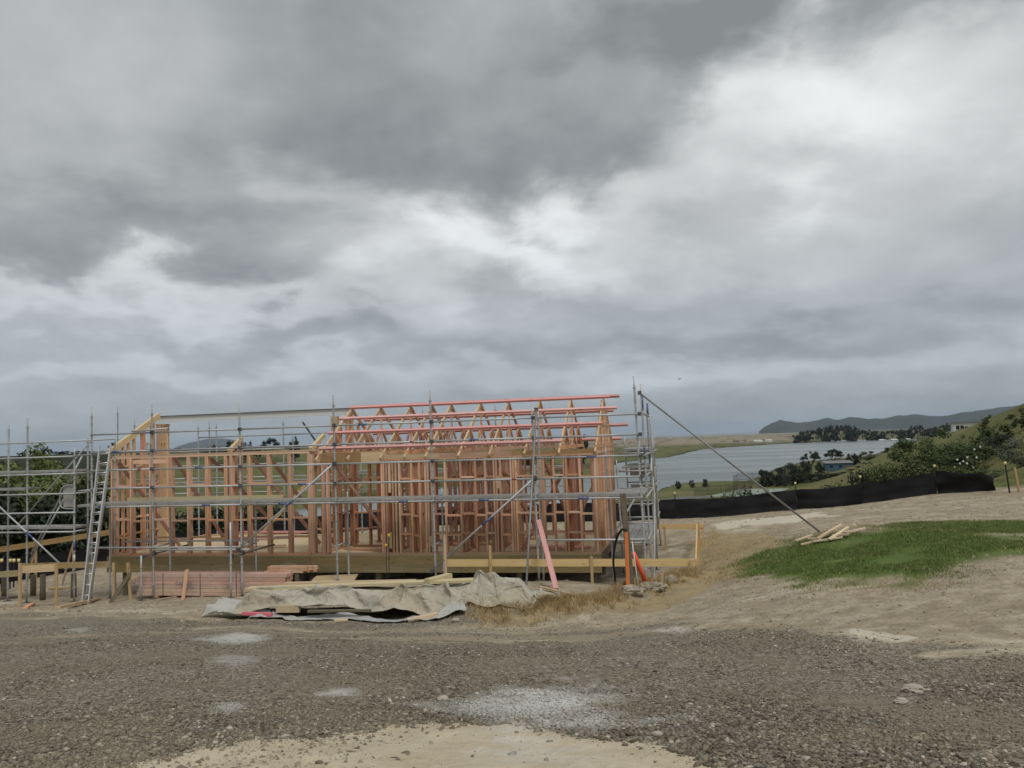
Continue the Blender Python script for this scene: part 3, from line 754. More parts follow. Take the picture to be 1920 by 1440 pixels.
# right gable end: studs close together up to the rake
SLOPE = .585
def rk(y): return 2.46 + SLOPE * (2.3 - abs(y - 2.3))
hb('bottom_plate', (0, .15, .0238), (0, 4.55, .0238), .09, .045, S)
for k in range(17):
    y = .22 + k * .262
    hb('stud', (0, y, .047), (0, y, rk(y) - .02), .088, .045, S)
for z in (.5, .96, 1.86): hb('noggin', (-.001, .2, z), (-.001, 4.5, z), .06, .04, S)
hb('top_plate', (0, .15, 2.40), (0, 4.55, 2.40), .094, .05, P_)
hb('top_plate', (0, 1.25, 3.10), (0, 3.35, 3.10), .094, .045, P_)
# left gable end, half built
def rl(y): return 2.86 + .49 * y
hb('rafter', (-13.25, -.10, rl(-.10) - .02), (-13.25, 2.05, rl(2.05) - .02), .09, .17, P_)
hb('bottom_plate', (-13.25, .15, .0238), (-13.25, 4.5, .0238), .09, .045, S)
for k, y in enumerate((.22, .45, .68, .92, 1.28, 1.36, 1.72, 1.80)):
    hb('stud', (-13.25, y, .047), (-13.25, y, rl(y) - .12), .088, .045, P_ if k % 3 == 0 else S)
for k, y in enumerate((2.02, 2.08, 2.20, 2.34, 2.42, 2.49)):
    hb('stud', (-13.25, y, .047), (-13.25, y, 3.56), .088, .045, P_ if k % 2 else S)
hb('top_plate', (-13.25, 1.98, 3.585), (-13.25, 2.55, 3.585), .09, .045, P_)
for z in (.5, .95, 1.86, 2.4): hb('noggin', (-13.251, .2, z), (-13.251, 2.0, z), .06, .042, S)
hb('bracing_panel', (-13.19, 1.3, 2.35), (-13.19, 1.95, 2.35), .012, .50, S)
for y0_, z in ((1.40, 3.02), (2.05, 3.05)): hb('noggin', (-13.25, y0_, z), (-13.25, y0_ + .35, z), .08, .042, P_)
# short raked ends standing above the plate
hb('rafter', (-9.75, .05, 2.72), (-9.75, .70, 3.06), .09, .11, P_)
hb('rafter', (-7.40, .05, 2.70), (-7.40, .85, 3.07), .09, .11, P_)
for y in (.3, .55): hb('stud', (-7.40, y, 2.0), (-7.40, y, 2.70 + .46 * y - .02), .085, .045, S)
# post that carries the steel ridge beam and gable studs of the first truss
hb('post', (-7.72, 2.3, .01), (-7.72, 2.3, 3.62), .20, .13, P_)
for x, y in ((-7.26, 2.1), (-7.27, 2.4), (-7.25, 1.6), (-7.25, 2.9), (-7.26, 3.5)): hb('stud', (x, y, 2.4), (x, y, rk(y) - .03), .09, .06, S)
rb_ = hb('ridge_beam', (-13.62, 2.3, 3.755), (-7.25, 2.3, 3.755), .012, .165, M['steel'])
for z_ in (3.842, 3.668):
    hb('beam_flange', (-13.62, 2.3, z_), (-7.25, 2.3, z_), .10, .011, M['steel_dark'] if z_ > 3.8 else M['steel'])
# roof trusses
def truss(x, k):
    ch = bpy.data.objects.new('roof_truss', box_mesh(.045, 4.56, .09, S)); link(ch, house); ch.location = (x, 2.30, 2.555)
    o = Vector((0, 2.30, 2.555))
    def tb(name, y0, z0, y1, z1, h=.09, mat=P_, w=.044):
        beam(name, Vector((0, y0, z0)) - o, Vector((0, y1, z1)) - o, w, h, mat, ch, ref=(1, 0, 0) if False else (0, 0, 1))
    tb('top_chord', -.13, 2.405, 2.30, 3.80); tb('top_chord', 4.73, 2.405, 2.30, 3.80, mat=S)
    tb('king_post', 2.30, 2.60, 2.30, 3.74, .07, S, .042)
    tb('web', 1.16, 3.10, 1.62, 2.60, .07, S, .040); tb('web', 1.66, 2.60, 2.25, 3.20, .07, S, .040)
    tb('web', 3.44, 3.10, 2.98, 2.60, .07, S, .040); tb('web', 2.94, 2.60, 2.35, 3.20, .07, S, .040)
    tb('web', 1.16, 2.60, 1.18, 3.06, .06, SD, .036); tb('web', 3.44, 2.60, 3.42, 3.06, .06, SD, .036); tb('collar_tie', 1.2, 3.14, 3.4, 3.14, .07, SD, .034)
    tb('web', .55, 2.60, 1.12, 3.08, .07, S, .038); tb('web', 4.05, 2.60, 3.48, 3.08, .07, S, .038)
for k, x in enumerate((-7.18, -6.31, -5.42, -4.79, -4.23, -3.38, -2.59, -1.71, -.86, .02)): truss(x, k)
# purlins
for y, dz_, x0, x1 in ((2.215, .035, -7.22, .20), (2.385, .055, -7.20, .45), (1.66, .04, -7.30, .43), (.98, .04, -7.31, .11), (.27, .04, -7.28, -.84),
                       (2.98, .04, -7.1, .22), (3.66, .04, -7.1, .55), (4.32, .04, -6.9, .30)):
    z = 3.83 - SLOPE * abs(y - 2.3) + dz_ + .03
    sg = 1 if y < 2.3 else -1
    hb('purlin', (x0, y, z), (x1, y, z), .09, .055, PK, ref=(0, -SLOPE * sg, 1))
# props and braces inside
for p0, p1, mt in [((-11.45, .16, 2.62), (-10.55, 1.35, .05), M['stud_dark']), ((-10.35, .18, 2.55), (-9.1, .9, .9), SD), ((-9.1, .17, 2.5), (-8.05, 1.9, .05), SD), ((-8.55, .2, 2.4), (-7.5, 1.7, .05), SD),
                   ((-11.2, 4.4, .1), (-8.9, 4.5, 2.4), P_), ((-9.2, 4.4, .1), (-7.3, 4.4, 2.1), P_), ((-6.8, .2, 2.3), (-5.9, 1.9, .06), SD), ((-6.2, 2.4, 2.2), (-5.6, 1.2, .06), SD), ((-4.9, 4.4, 2.2), (-4.2, 3.0, .06), SD),
                   ((-3.9, .17, .1), (-2.9, .17, 2.3), SD), ((-3.6, 2.6, .06), (-3.0, 4.4, 2.2), P_), ((-2.5, .2, 2.3), (-1.6, 1.8, .06), SD), ((-1.9, .17, .06), (-.8, .17, 2.0), SD), ((-1.3, .2, 2.3), (-.7, 1.7, .06), SD), ((-1.2, 4.4, .2), (-.1, 4.4, 2.3), S),
                   ((-13.15, .17, 2.5), (-12.2, 1.5, .06), SD)]:
    hb('brace', p0, p1, .045, .09, mt)
for p0, p1, mt in [((-11.0, .9, .06), (-8.9, 1.5, .06), S), ((-12.6, 3.8, .10), (-9.8, 4.2, .10), M['pine']), ((-12.5, 3.4, .06), (-10.2, 3.3, .06), S), ((-11.8, 4.1, .16), (-9.4, 3.9, .16), PK), ((-9.6, 4.3, .2), (-7.6, 4.3, .2), P_),
                   ((-6.9, 1.0, .03), (-5.6, .6, .03), S), ((-4.6, 1.6, .04), (-3.0, 1.8, .04), S), ((-2.3, .9, .04), (-1.1, 1.2, .04), PK), ((-1.4, .6, .05), (-.3, .9, .05), PK), ((-10.1, .55, .02), (-9.95, .75, .02), S)]:
    hb('loose_board', p0, p1, .14, .045, mt)

# ------------------------------------------------------------------ scaffolding
G = M['galv']
def standard_mesh(Ln, spig=.26, step=.47, r=.0245):
    k = ('s', round(Ln, 2), spig, step)
    if k in _cache: return _cache[k]
    prof = [(0, r)]; z = .35
    top = Ln - spig
    while z < top - .1:
        prof += [(z - .006, r), (z - .005, .046), (z + .005, .046), (z + .006, r)]; z += step
    if spig: prof += [(top - .001, r), (top, .048), (top + .010, .048), (top + .012, .0185), (Ln, .0165)]
    else: prof += [(Ln, r)]
    _cache[k] = lathe(prof, 10, G, 'standard'); return _cache[k]
def standard(par, x, y, z0, z1, spig=.26, lean=(0, 0)):
    o = bpy.data.objects.new('standard', standard_mesh(z1 - z0, spig)); link(o, par)
    ax = Vector((lean[0], lean[1], z1 - z0)).normalized(); yv = Vector((0, 1, 0)); zv = ax.cross(yv).normalized(); yv = zv.cross(ax)
    o.matrix_basis = Matrix(((ax.x, yv.x, zv.x, x), (ax.y, yv.y, zv.y, y), (ax.z, yv.z, zv.z, z0), (0, 0, 0, 1)))
    # base plate
    mobj('base_plate', box_mesh(.15, .15, .012, M['galv_dark']), par, (x, y, z0 + .004))
    return o
def ledger(par, p0, p1, r=.0235, name='ledger'):
    o = tube(name, p0, p1, r, G, par)
    return o
def band(par, p0, p1, t, ln=.28, mat=None):
    a_, b_ = Vector(p0), Vector(p1); u = (b_ - a_).normalized(); c_ = a_.lerp(b_, t)
    tube('paint_band', c_ - u * ln / 2, c_ + u * ln / 2, .0246, mat or M['blue'], par)
def clamp(par, p):
    mobj('coupler', box_mesh(.075, .09, .085, M['galv_dark']), par, p)
def deck(par, x0, x1, y0, y1, z, n=3, along='x', mat=None):
    for k in range(n):
        if along == 'x':
            w = (y1 - y0) / n; y = y0 + (k + .5) * w; beam('deck_plank', (x0, y, z), (x1, y, z), w - .012, .055, mat or M['deckm'], par)
        else:
            w = (x1 - x0) / n; x = x0 + (k + .5) * w; beam('deck_plank', (x, y0, z), (x, y1, z), w - .012, .055, mat or M['deckm'], par)
def gl(x, y):                    # ground level in the house's axes
    p = hw(x, y, 0); return gz(p[0], p[1]) - HFR[2]
def scaff(label): return thing('scaffold', label, 'scaffold', tuple(HFR), -HA, 'scaffolds round the house frame')
YO, YI = -1.10, -.38
RZ = (3.27, 2.81, 2.34, 1.87)
fs = scaff('galvanised tube scaffold with long deck along the front of the house frame')
FX = (-11.2, -8.73, -6.20, -3.73, -1.27, 1.17)
for k, x in enumerate(FX):
    standard(fs, x, YO, gl(x, YO), (4.0, 3.93, 4.02, 4.03, 3.56, 4.13)[k], .26, (-.03 if k < 5 else -.10, 0))
    if k < 5:
        standard(fs, x - .02, YI, gl(x, YI), (1.40, 1.42, 1.62, 1.66, 3.5)[k], .16 if k < 4 else .26)
        for z in (1.36, .36):
            ledger(fs, (x - .045, YO, z), (x - .045, YI, z), name='transom')
standard(fs, -13.0, YO, gl(-13, YO), 4.0, .26, (.0, 0)); standard(fs, -13.02, YI, gl(-13, YI), 1.6, .16)
ledger(fs, (-13.05, YO, 1.36), (-13.05, YI, 1.36), name='transom')
xs_ = (-13.0,) + FX
for k in range(6):
    x0, x1 = xs_[k], xs_[k + 1]
    for r_, z in enumerate(RZ):
        ledger(fs, (x0, YO - .045, z), (x1, YO - .045, z))
        clamp(fs, (x1, YO - .03, z))
        if (k * 3 + r_) % 4 == 1: band(fs, (x0, YO - .045, z), (x1, YO - .045, z), .3 + .12 * r_, .22)
        if (k * 5 + r_) % 7 == 2: band(fs, (x0, YO - .045, z), (x1, YO - .045, z), .8, .10, M['redband'])
    ledger(fs, (x0, YO - .045, 1.40), (x1, YO - .045, 1.40)); ledger(fs, (x0, YI + .045, 1.40), (x1, YI + .045, 1.40))
    band(fs, (x0, YO - .045, 1.40), (x1, YO - .045, 1.40), (.2, .62, .45, .7, .5, .45)[k], .24)
    deck(fs, x0 + .03, x1 - .03, YO + .02, YI - .02, 1.462, 3)
for x0, x1, z in ((-13.1, -8.73, .36), (-11.2, -8.5, .30), (-1.27, 1.17, .47)): ledger(fs, (x0, YO - .045, z), (x1, YO - .045, z))
ledger(fs, (-12.6, YI + .045, .42), (-8.7, YI + .045, .42))
ledger(fs, (-11.75, YO - .1, 3.32), (-10.7, YO - .1, 3.36))
beam('toe_board', (-12.45, YI - .05, 1.535), (-7.95, YI - .05, 1.535), .04, .09, M['plank'], fs)
for p0, p1 in (((-6.2, YO - .09, 2.36), (-8.78, YO - .09, .30)), ((-1.27, YO - .09, 1.90), (-3.80, YO - .09, -.22)), ):
    ledger(fs, p0, p1, name='brace'); band(fs, p0, p1, .46, .30); clamp(fs, p0); clamp(fs, p1)
for x in (-11.2, -8.73):        # short props with a clamped cross tube
    standard(fs, x - .10, YO - .35, gl(x - .1, YO - .35), 1.0 if x > -10 else .2, 0)
    tube('transom', (x - .2, YO - .38, .14), (x + .5, YI, .32), .022, M['galv_dark'], fs); clamp(fs, (x - .1, YO - .3, .16)); clamp(fs, (x + .02, YO, .20))
# rakers that hold the front scaffold up
for top, foot in (((-1.18, YO - .09, 3.46), gp(986, 1113)), ((1.19, YO - .05, 3.74), gp(1537, 997))):
    fl = np.array([np.dot(foot - HFR, HU), np.dot(foot - HFR, HV), foot[2] - HFR[2]])
    tube('raker', top, tuple(fl), .022, M['galv_dull'], fs, 12); clamp(fs, top)

rs = scaff('short scaffold with stepped plank decks round the right gable end')
for x, y, t in ((1.20, .65, 4.05), (1.22, 2.65, 3.72), (1.24, 5.55, 2.6), (.36, -.25, 2.55), (.36, 2.55, 2.15), (.36, 5.7, 2.75), (.80, 5.75, 2.62)):
    standard(rs, x, y, gl(x, y), t, .26, (-.08, 0))
for z in (3.27, 2.34, 1.87, 1.40, .47): ledger(rs, (1.245, YO, z), (1.245, 2.65, z + .0))
for z in (2.34, 1.87, 1.40, .47): ledger(rs, (1.25, 2.65, z), (1.25, 5.6, z))
for z, y in ((2.31, 2.6), (1.84, 2.6), (1.37, 2.6), (.44, 2.6), (2.31, 5.65), (1.84, 5.65), (1.37, 5.65), (.8, 5.65), (1.37, -.25), (.14, .9), (.6, 2.62), (.95, 2.62), (1.1, 5.6)): ledger(rs, (.33, y, z), (1.26, y, z), name='transom')
for p0, p1 in (((1.29, -.2, -.55), (1.29, 2.6, 1.9)), ((1.31, 2.6, .3), (1.31, .6, 3.2)), ((.40, .0, .5), (.95, 2.5, 1.45)), ((1.28, .65, 1.9), (1.28, 2.65, 2.9))): ledger(rs, p0, p1, name='brace')
deck(rs, .40, 1.18, .95, 5.4, .17, 4, 'y'); deck(rs, .40, 1.18, 2.7, 5.6, 1.93, 3, 'y'); deck(rs, .40, 1.18, 3.2, 5.6, 2.40, 3, 'y')
deck(rs, .40, 1.2, -1.0, .6, 1.462, 3, 'y')
beam('toe_board', (.42, 5.52, 1.72), (1.2, 5.52, 1.72), .02, .34, M['deckm'], rs); beam('toe_board', (.42, 5.54, 1.16), (1.2, 5.54, 1.16), .02, .30, M['deckm'], rs)
tube('drainpipe', (1.30, 1.6, -.5), (1.27, 1.6, 3.3), .022, M['white'], rs)
for x, y, z in ((1.20, .65, 3.4), (1.22, 2.65, 3.3), (1.22, 2.65, 2.0), (1.2, .65, 2.2)): tube('paint_band', (x - .05, y, z), (x - .055, y, z + .35), .0262, M['blue'], rs)

bs = scaff('tube scaffold standing behind the house frame')
YB, YC = 5.62, 6.3
BX = (-16.7, -14.23, -11.06, -8.6, -6.16, -3.75, -1.27)
for k, x in enumerate(BX):
    standard(bs, x, YB, gl(x, YB), (3.95, 3.8, 3.82, 3.7, 3.96, 3.98, 2.9)[k]); standard(bs, x, YC, gl(x, YC), 3.3 if k != 1 else 3.8)
standard(bs, -13.54, YB, gl(-13.54, YB), 3.8); standard(bs, -17.37, YB, gl(-17.37, YB), 4.41)
for k in range(len(BX) - 1):
    for z in (3.21, 2.75, 2.25, 1.82, 1.32):
        if k == 0 and z > 3: continue
        ledger(bs, (BX[k], YB, z), (BX[k + 1], YB, z))
    deck(bs, BX[k] + .03, BX[k + 1] - .03, YB + .05, YC - .05, 1.66 if k < 3 else 1.9, 3)
ledger(bs, (-10.4, YB + .1, 3.6), (-9.2, YB + .1, 1.9), name='brace').data = tube_mesh(2.08, .032, M['galv_dark'])
for y in (YB, YC): pass
for x in BX: ledger(bs, (x, YB, 1.6), (x, YC, 1.6), name='transom')

ls = scaff('braced scaffold tower off the left end of the house beside dark trees')
LY = -1.05
for x, y, t, b_ in ((-15.0, LY, 3.80, None), (-13.56, LY, 2.97, None), (-16.25, -.35, 3.78, None), (-13.75, -1.02 + .7, 3.36, None), (-13.15, -.40 + .4, 3.3, None), (-17.6, LY, 3.8, None)):
    standard(ls, x, y, gl(x, y), t)
for z in (2.73, 2.28, 1.76, 1.27, .77): ledger(ls, (-17.6, LY - .045, z), (-13.5, LY - .045, z))
ledger(ls, (-17.6, LY + .05, 3.12), (-13.15, .0, 3.16)); ledger(ls, (-13.56, LY - .045, 2.74), (-11.2, LY - .045, 2.81))
for z in (2.28, 1.83, .80): deck(ls, -17.5, -13.6 if z != 1.83 else -15.1, LY + .03, -.45, z + .07, 3)
for z in (2.28, 1.76, .77):
    for x in (-13.6, -15.0): ledger(ls, (x, LY, z), (x, -.4, z), name='transom')
for p0, p1, b_ in (((-16.2, LY - .09, 1.80), (-13.72, LY - .09, -.20), 1), ((-15.5, -.36, .10), (-13.9, -.36, 2.72), 0), ((-16.3, .1, .9), (-13.9, .0, 3.15), 0), ((-15.0, LY + .1, .0), (-13.75, LY + .1, 1.95), 0)):
    ledger(ls, p0, p1, name='brace')
    if b_: band(ls, p0, p1, .55, .26)
beam('gate_panel', (-13.95, -.98, 1.68), (-13.58, -.98, 1.68), .012, .55, M['deckm'], ls)
curve_tube('gate_hoop', [(-13.6, -1.0, 1.98), (-13.92, -1.02, 1.94), (-14.02, -1.03, 1.7), (-13.96, -1.02, 1.40), (-13.6, -1.0, 1.36)], .017, G, ls)
ledger(ls, (-13.5, -.98, 1.82), (-13.05, -.98, 1.84)); deck(ls, -13.5, -13.03, LY + .03, -.45, 1.43, 3)
for x, z in ((-13.56, .28), (-13.56, -.05)): tube('paint_band', (x, LY, z), (x, LY, z + .22), .0262, M['blue'] if z > .1 else M['white'], ls)

# ------------------------------------------------------------------ ladder
lad = thing('ladder', 'long aluminium ladder leaning on the scaffold at the left house corner', 'ladder')
f0, f1 = gp(147, 1134), gp(172, 1132)
mid_ = (f0 + f1) / 2
f0 = np.array([f0[0], mid_[1], gz(f0[0], mid_[1])]); f1 = np.array([f1[0], mid_[1], gz(f1[0], mid_[1])])
td = hw(-13.0, YO - .10, 0)[1]
t0, t1 = at(187, 836, td - .05), at(208, 833, td - .05)
for off, part in ((0.0, 1.0), (.06, .9)):
    dv = np.array([0, -off, 0])
    for a_, b_ in ((f0, t0), (f1, t1)):
        a2 = a_ if off == 0 else a_ + (b_ - a_) * .05
        beam('rail', a2 - dv * (0 if off == 0 else 1), (a_ + (b_ - a_) * part) - dv, .028, .06, M['alu'], lad, ref=(0, 1, 0))
for k in range(15):
    t = .055 + k * .0635
    tube('rung', f0 + (t0 - f0) * t, f1 + (t1 - f1) * t, .014, M['alu'], lad)
for k in range(9):
    t = .36 + k * .0635
    dv = np.array([0, .06, 0]); tube('rung', f0 + (t0 - f0) * t + dv, f1 + (t1 - f1) * t + dv, .014, M['alu'], lad)

# ------------------------------------------------------------------ profile boards (set-out hurdles)
def loc(p): q = np.asarray(p) - HFR; return (float(q @ HU), float(q @ HV), float(q[2]))
def hurdle(label, a, b, zb, h, stakes, mat=M['profile'], side=-1, sh=.05, st=M['stake']):
    """a, b: (x, y) ends in the house's axes, zb board centre"""
    t = thing('profile_hurdle', label, 'hurdle', tuple(HFR), -HA)
    za, zb_ = (zb if isinstance(zb, tuple) else (zb, zb))
    beam('board', (*a, za), (*b, zb_), .03, h, mat, t)
    u = Vector((b[0] - a[0], b[1] - a[1], 0)).normalized(); n_ = Vector((u.y, -u.x, 0)) * side
    for s_, top in stakes:
        p = Vector((*a, za)).lerp(Vector((*b, zb_)), s_) - n_ * .045
        g = gl(p.x, p.y)
        beam('stake', (p.x, p.y, g - .1), (p.x + .02 * (random.random() - .5), p.y, p.z + top), .055, .035, st, t)
    return t
hurdle('long yellow profile board on stakes below the front of the floor', (-3.33, YO - .45), (2.24, YO - .45), .02, .16, [(.0, .64), (.19, .40), (.60, .15), (.985, .05)], side=-1)
hurdle('profile board running back from the right end of the long yellow one', (2.26, YO - .40), (2.33, 4.7), (.02, .12), .14, [(0.02, .02), (.5, .05), (1, .12)])
hurdle('far profile board across the back of the pad by the black fence', (.3, 4.95), (2.5, 4.85), .10, .15, [(.5, .0), (1, .0)])
for lab, a, b, dz_, h, stk in (
        ('low profile hurdle with two stakes left of the ladder', (40, 1068), (108, 1064), 0, 13, 1),
        ('lower cut-off profile board at the left edge of the picture', (-60, 1082), (42, 1074), 0, 11, 0),
        ('second board behind the low hurdle left of the ladder', (40, 1062), (205, 1058), 1, 11, 0)):
    d = 20.6 if dz_ == 0 else 21.6
    p0, p1 = loc(at(*a, d)), loc(at(*b, d + .1))
    t = thing('profile_hurdle', lab, 'hurdle', tuple(HFR), -HA)
    beam('board', p0, p1, .03, h * d / FPX, M['stake'] if stk else M['bearer'], t)
    for q in ((p0, p1) if stk else (p0,)):
        beam('stake', (q[0], q[1] - .04, gl(q[0], q[1]) - .1), (q[0], q[1] - .04, q[2] + .09), .07, .045, M['stake'], t)
p0, p1 = loc(at(-60, 1040, 24.5)), loc(at(206, 998, 26.5))
t = thing('profile_hurdle', 'sloping brown board on props behind the left scaffold tower', 'hurdle', tuple(HFR), -HA)
beam('board', p0, p1, .04, .16, M['lvl'], t)
for s_ in (.1, .45, .72):
    q = Vector(p0).lerp(Vector(p1), s_); beam('stake', (q.x, q.y + .05, gl(q.x, q.y) - .1), (q.x, q.y + .05, q.z + .08), .06, .04, M['stake'], t)
    beam('strut', (q.x - .45, q.y + .1, gl(q.x, q.y) + .0), (q.x, q.y + .1, q.z), .05, .04, M['stake'], t)
t = thing('site_stake', 'stake with a brown strut beside the ladder foot', 'stake', tuple(HFR), -HA)
q = loc(at(213, 1098, 21.6)); beam('post', (q[0], q[1], gl(q[0], q[1]) - .05), (q[0], q[1], -.03), .06, .04, M['stake'], t)
q2 = loc(at(245, 1105, 21.3)); beam('post', (q2[0], q2[1], gl(q2[0], q2[1]) - .05), (q2[0] - .08, q2[1], .0), .06, .045, M['stake'], t)
q3 = loc(at(207, 1110, 21.2)); beam('strut', (q3[0], q3[1], gl(q3[0], q3[1])), (q2[0] + .02, q2[1] - .03, -.25), .05, .09, M['grey_wood'], t)
PL = [((8, 1122), (8, 1082), 'round timber pile nearest the left edge'), ((62, 1117), (62, 1080), 'timber pile left of the thicker pile under the low hurdle'), ((80, 1125), (79, 1080), 'thicker timber pile in front under the low hurdle'), ((138, 1120), (138, 1078), 'dark timber pile behind the ladder foot')]
for (fx, fy), (tx_, ty), lab in PL:
    f = gp(fx, fy); h_ = (fy - ty) * f[1] / FPX
    t = mobj('timber_pile', lathe([(0, .075), (h_ + .1, .07)], 12, M['grey_wood'], 'pile'), None, (f[0], f[1], f[2] - .08)); t.rotation_euler = (0, -math.pi / 2, 0)
    tag(t, lab, 'post', 'timber piles left of the ladder')

# ------------------------------------------------------------------ timber on site
def set_h(t): t.location = tuple(HFR); t.rotation_euler = (0, 0, -HA); return t
bun = set_h(thing('timber_bundle', 'plastic-wrapped bundle of pink timber under the front scaffold', 'timber bundle'))
bx0, bx1, by0 = -11.75, -7.6, -1.0
bz = min(gl(bx0, by0), gl(bx1, by0)) + .10
for r_ in range(6):
    for c_ in range(4):
        j = random.uniform(-.05, .05)
        beam('timber', (bx0 + j, by0 + .05 + c_ * .096, bz + .045 + r_ * .0915), (bx1 + j, by0 + .05 + c_ * .096, bz + .045 + r_ * .0915), .088, .084, M['bundle'], bun)
beam('timber', (bx0 - .32, by0 + .25, bz + .43), (bx0 - .06, by0 + .25, bz + .43), .09, .045, M['pine'], bun)
for x in (-11.0, -9.95, -8.95): beam('strap', (x, by0 - .003, bz - .01), (x, by0 - .003, bz + .565), .008, .016, M['strap'], bun)
for x in (-11.2, -9.9, -8.6): beam('bearer', (x, by0 - .02, bz - .05), (x, by0 + .45, bz - .05), .09, .09, M['stud'], bun)
# wrap: a crumpled sleeve over the top and left end
nx_, ny_ = 60, 16
V = []
for i in range(nx_):
    for j in range(ny_):
        x = bx0 - .015 + (bx1 - bx0 - .5) * i / (nx_ - 1); s_ = j / (ny_ - 1)
        if s_ < .55: y, z = by0 - .012, bz + .03 + (.555 - .03) * s_ / .55
        else: y, z = by0 - .012 + .42 * (s_ - .55) / .45, bz + .565
        n_ = float(fbm(np.array([x * 3.1]), np.array([s_ * 5]), 3)[0])
        V.append((x, y - abs(n_) * .02, z + abs(n_) * .02))
Fl = [(i * ny_ + j, i * ny_ + j + 1, (i + 1) * ny_ + j + 1, (i + 1) * ny_ + j) for i in range(nx_ - 1) for j in range(ny_ - 1)]
mobj('plastic_wrap', mesh_py('wrap', V, Fl, M['wrap'], True), bun)
def text_mesh(s_, size, mat):
    c_ = bpy.data.curves.new('lettering', 'FONT'); c_.body = s_; c_.size = size; c_.extrude = .0008; c_.resolution_u = 2
    o_ = bpy.data.objects.new('tmp', c_); COL.objects.link(o_)
    bpy.context.view_layer.update()
    me = bpy.data.meshes.new_from_object(o_.evaluated_get(bpy.context.evaluated_depsgraph_get()))
    bpy.data.objects.remove(o_, do_unlink=True); me.materials.clear(); me.materials.append(mat); return me
for s_, x, z, sz in (('CADAN', -10.62, .27, .13), ('WSTA', -10.45, .16, .13), ('OTI', -9.75 + .55, .20, .10)):
    o = mobj('printed_lettering', text_mesh(s_, sz, M['print']), bun, (x, by0 - .05, bz + z)); o.rotation_euler = (math.pi / 2, 0, 0)

st2 = set_h(thing('timber_stack', 'short stack of pink framing timber half under a plastic sheet', 'timber stack'))
p = loc(gp(560, 1120))
for r_ in range(3):
    for c_ in range(3):
        a_ = random.uniform(-.08, .08)
        beam('timber', (-8.3 + a_, -.62 + c_ * .1, bz + .12 + r_ * .052 + .42), (-7.25 + a_ + .12 * c_, -.62 + c_ * .1, bz + .12 + r_ * .052 + .42), .09, .046, M['stud'], st2)
for x in (-8.1, -7.5): beam('bearer', (x, -.65, bz + .24), (x, -.35, bz + .24), .1, .50, M['grey_wood'], st2)
V = []
for i in range(24):
    for j in range(14):
        u_, v_ = i / 23, j / 13
        n_ = float(fbm(np.array([u_ * 6]), np.array([v_ * 5 + 3]), 3)[0])
        ang = math.pi * (.05 + .8 * u_)
        V.append((-8.25 + .72 * u_ + .05 * n_, -.98 + v_ * .7, bz + .40 + .34 * math.sin(ang) + .05 * n_ - .05 * (1 - v_)))
mobj('plastic_sheet', mesh_py('sheet', V, [(i * 14 + j, i * 14 + j + 1, (i + 1) * 14 + j + 1, (i + 1) * 14 + j) for i in range(23) for j in range(13)], M['wrap'], True), st2)

ply = set_h(thing('plywood_sheet', 'pale plywood sheets lying under the scaffold behind the tarpaulin', 'plywood'))
for k in range(3): beam('sheet', (-7.0 + .03 * k, -.85, gl(-6.5, -.8) + .30 + .022 * k), (-6.05 + .05 * k, -.55, gl(-6.5, -.8) + .30 + .022 * k), .9, .02, M['plank'], ply)
for x in (-6.9, -6.2): beam('bearer', (x, -1.1, gl(-6.5, -.8) + .14), (x, -.4, gl(-6.5, -.8) + .14), .09, .28, M['grey_wood'], ply)

def single(name, label, cat, p0, p1, w, h, mat, group=None, ref=(0, 0, 1)):
    return tag(beam(name, p0, p1, w, h, mat, None, ref), label, cat, group)
a_ = gp(343, 1126); single('plank', 'orange plank leaning against the wrapped pink bundle', 'plank', tuple(a_), tuple(hw(-10.28, -1.06, bz + .66)), .09, .03, M['stud'], ref=(0, -1, 0))
a_ = gp(1043, 1106); single('plank', 'pink knotty plank leaning on the scaffold right of the tarpaulin', 'plank', tuple(a_ + np.array([0, 0, .02])), tuple(hw(-1.22, YO - .06, .92)), .105, .04, M['pink'], ref=(0, -1, .2))

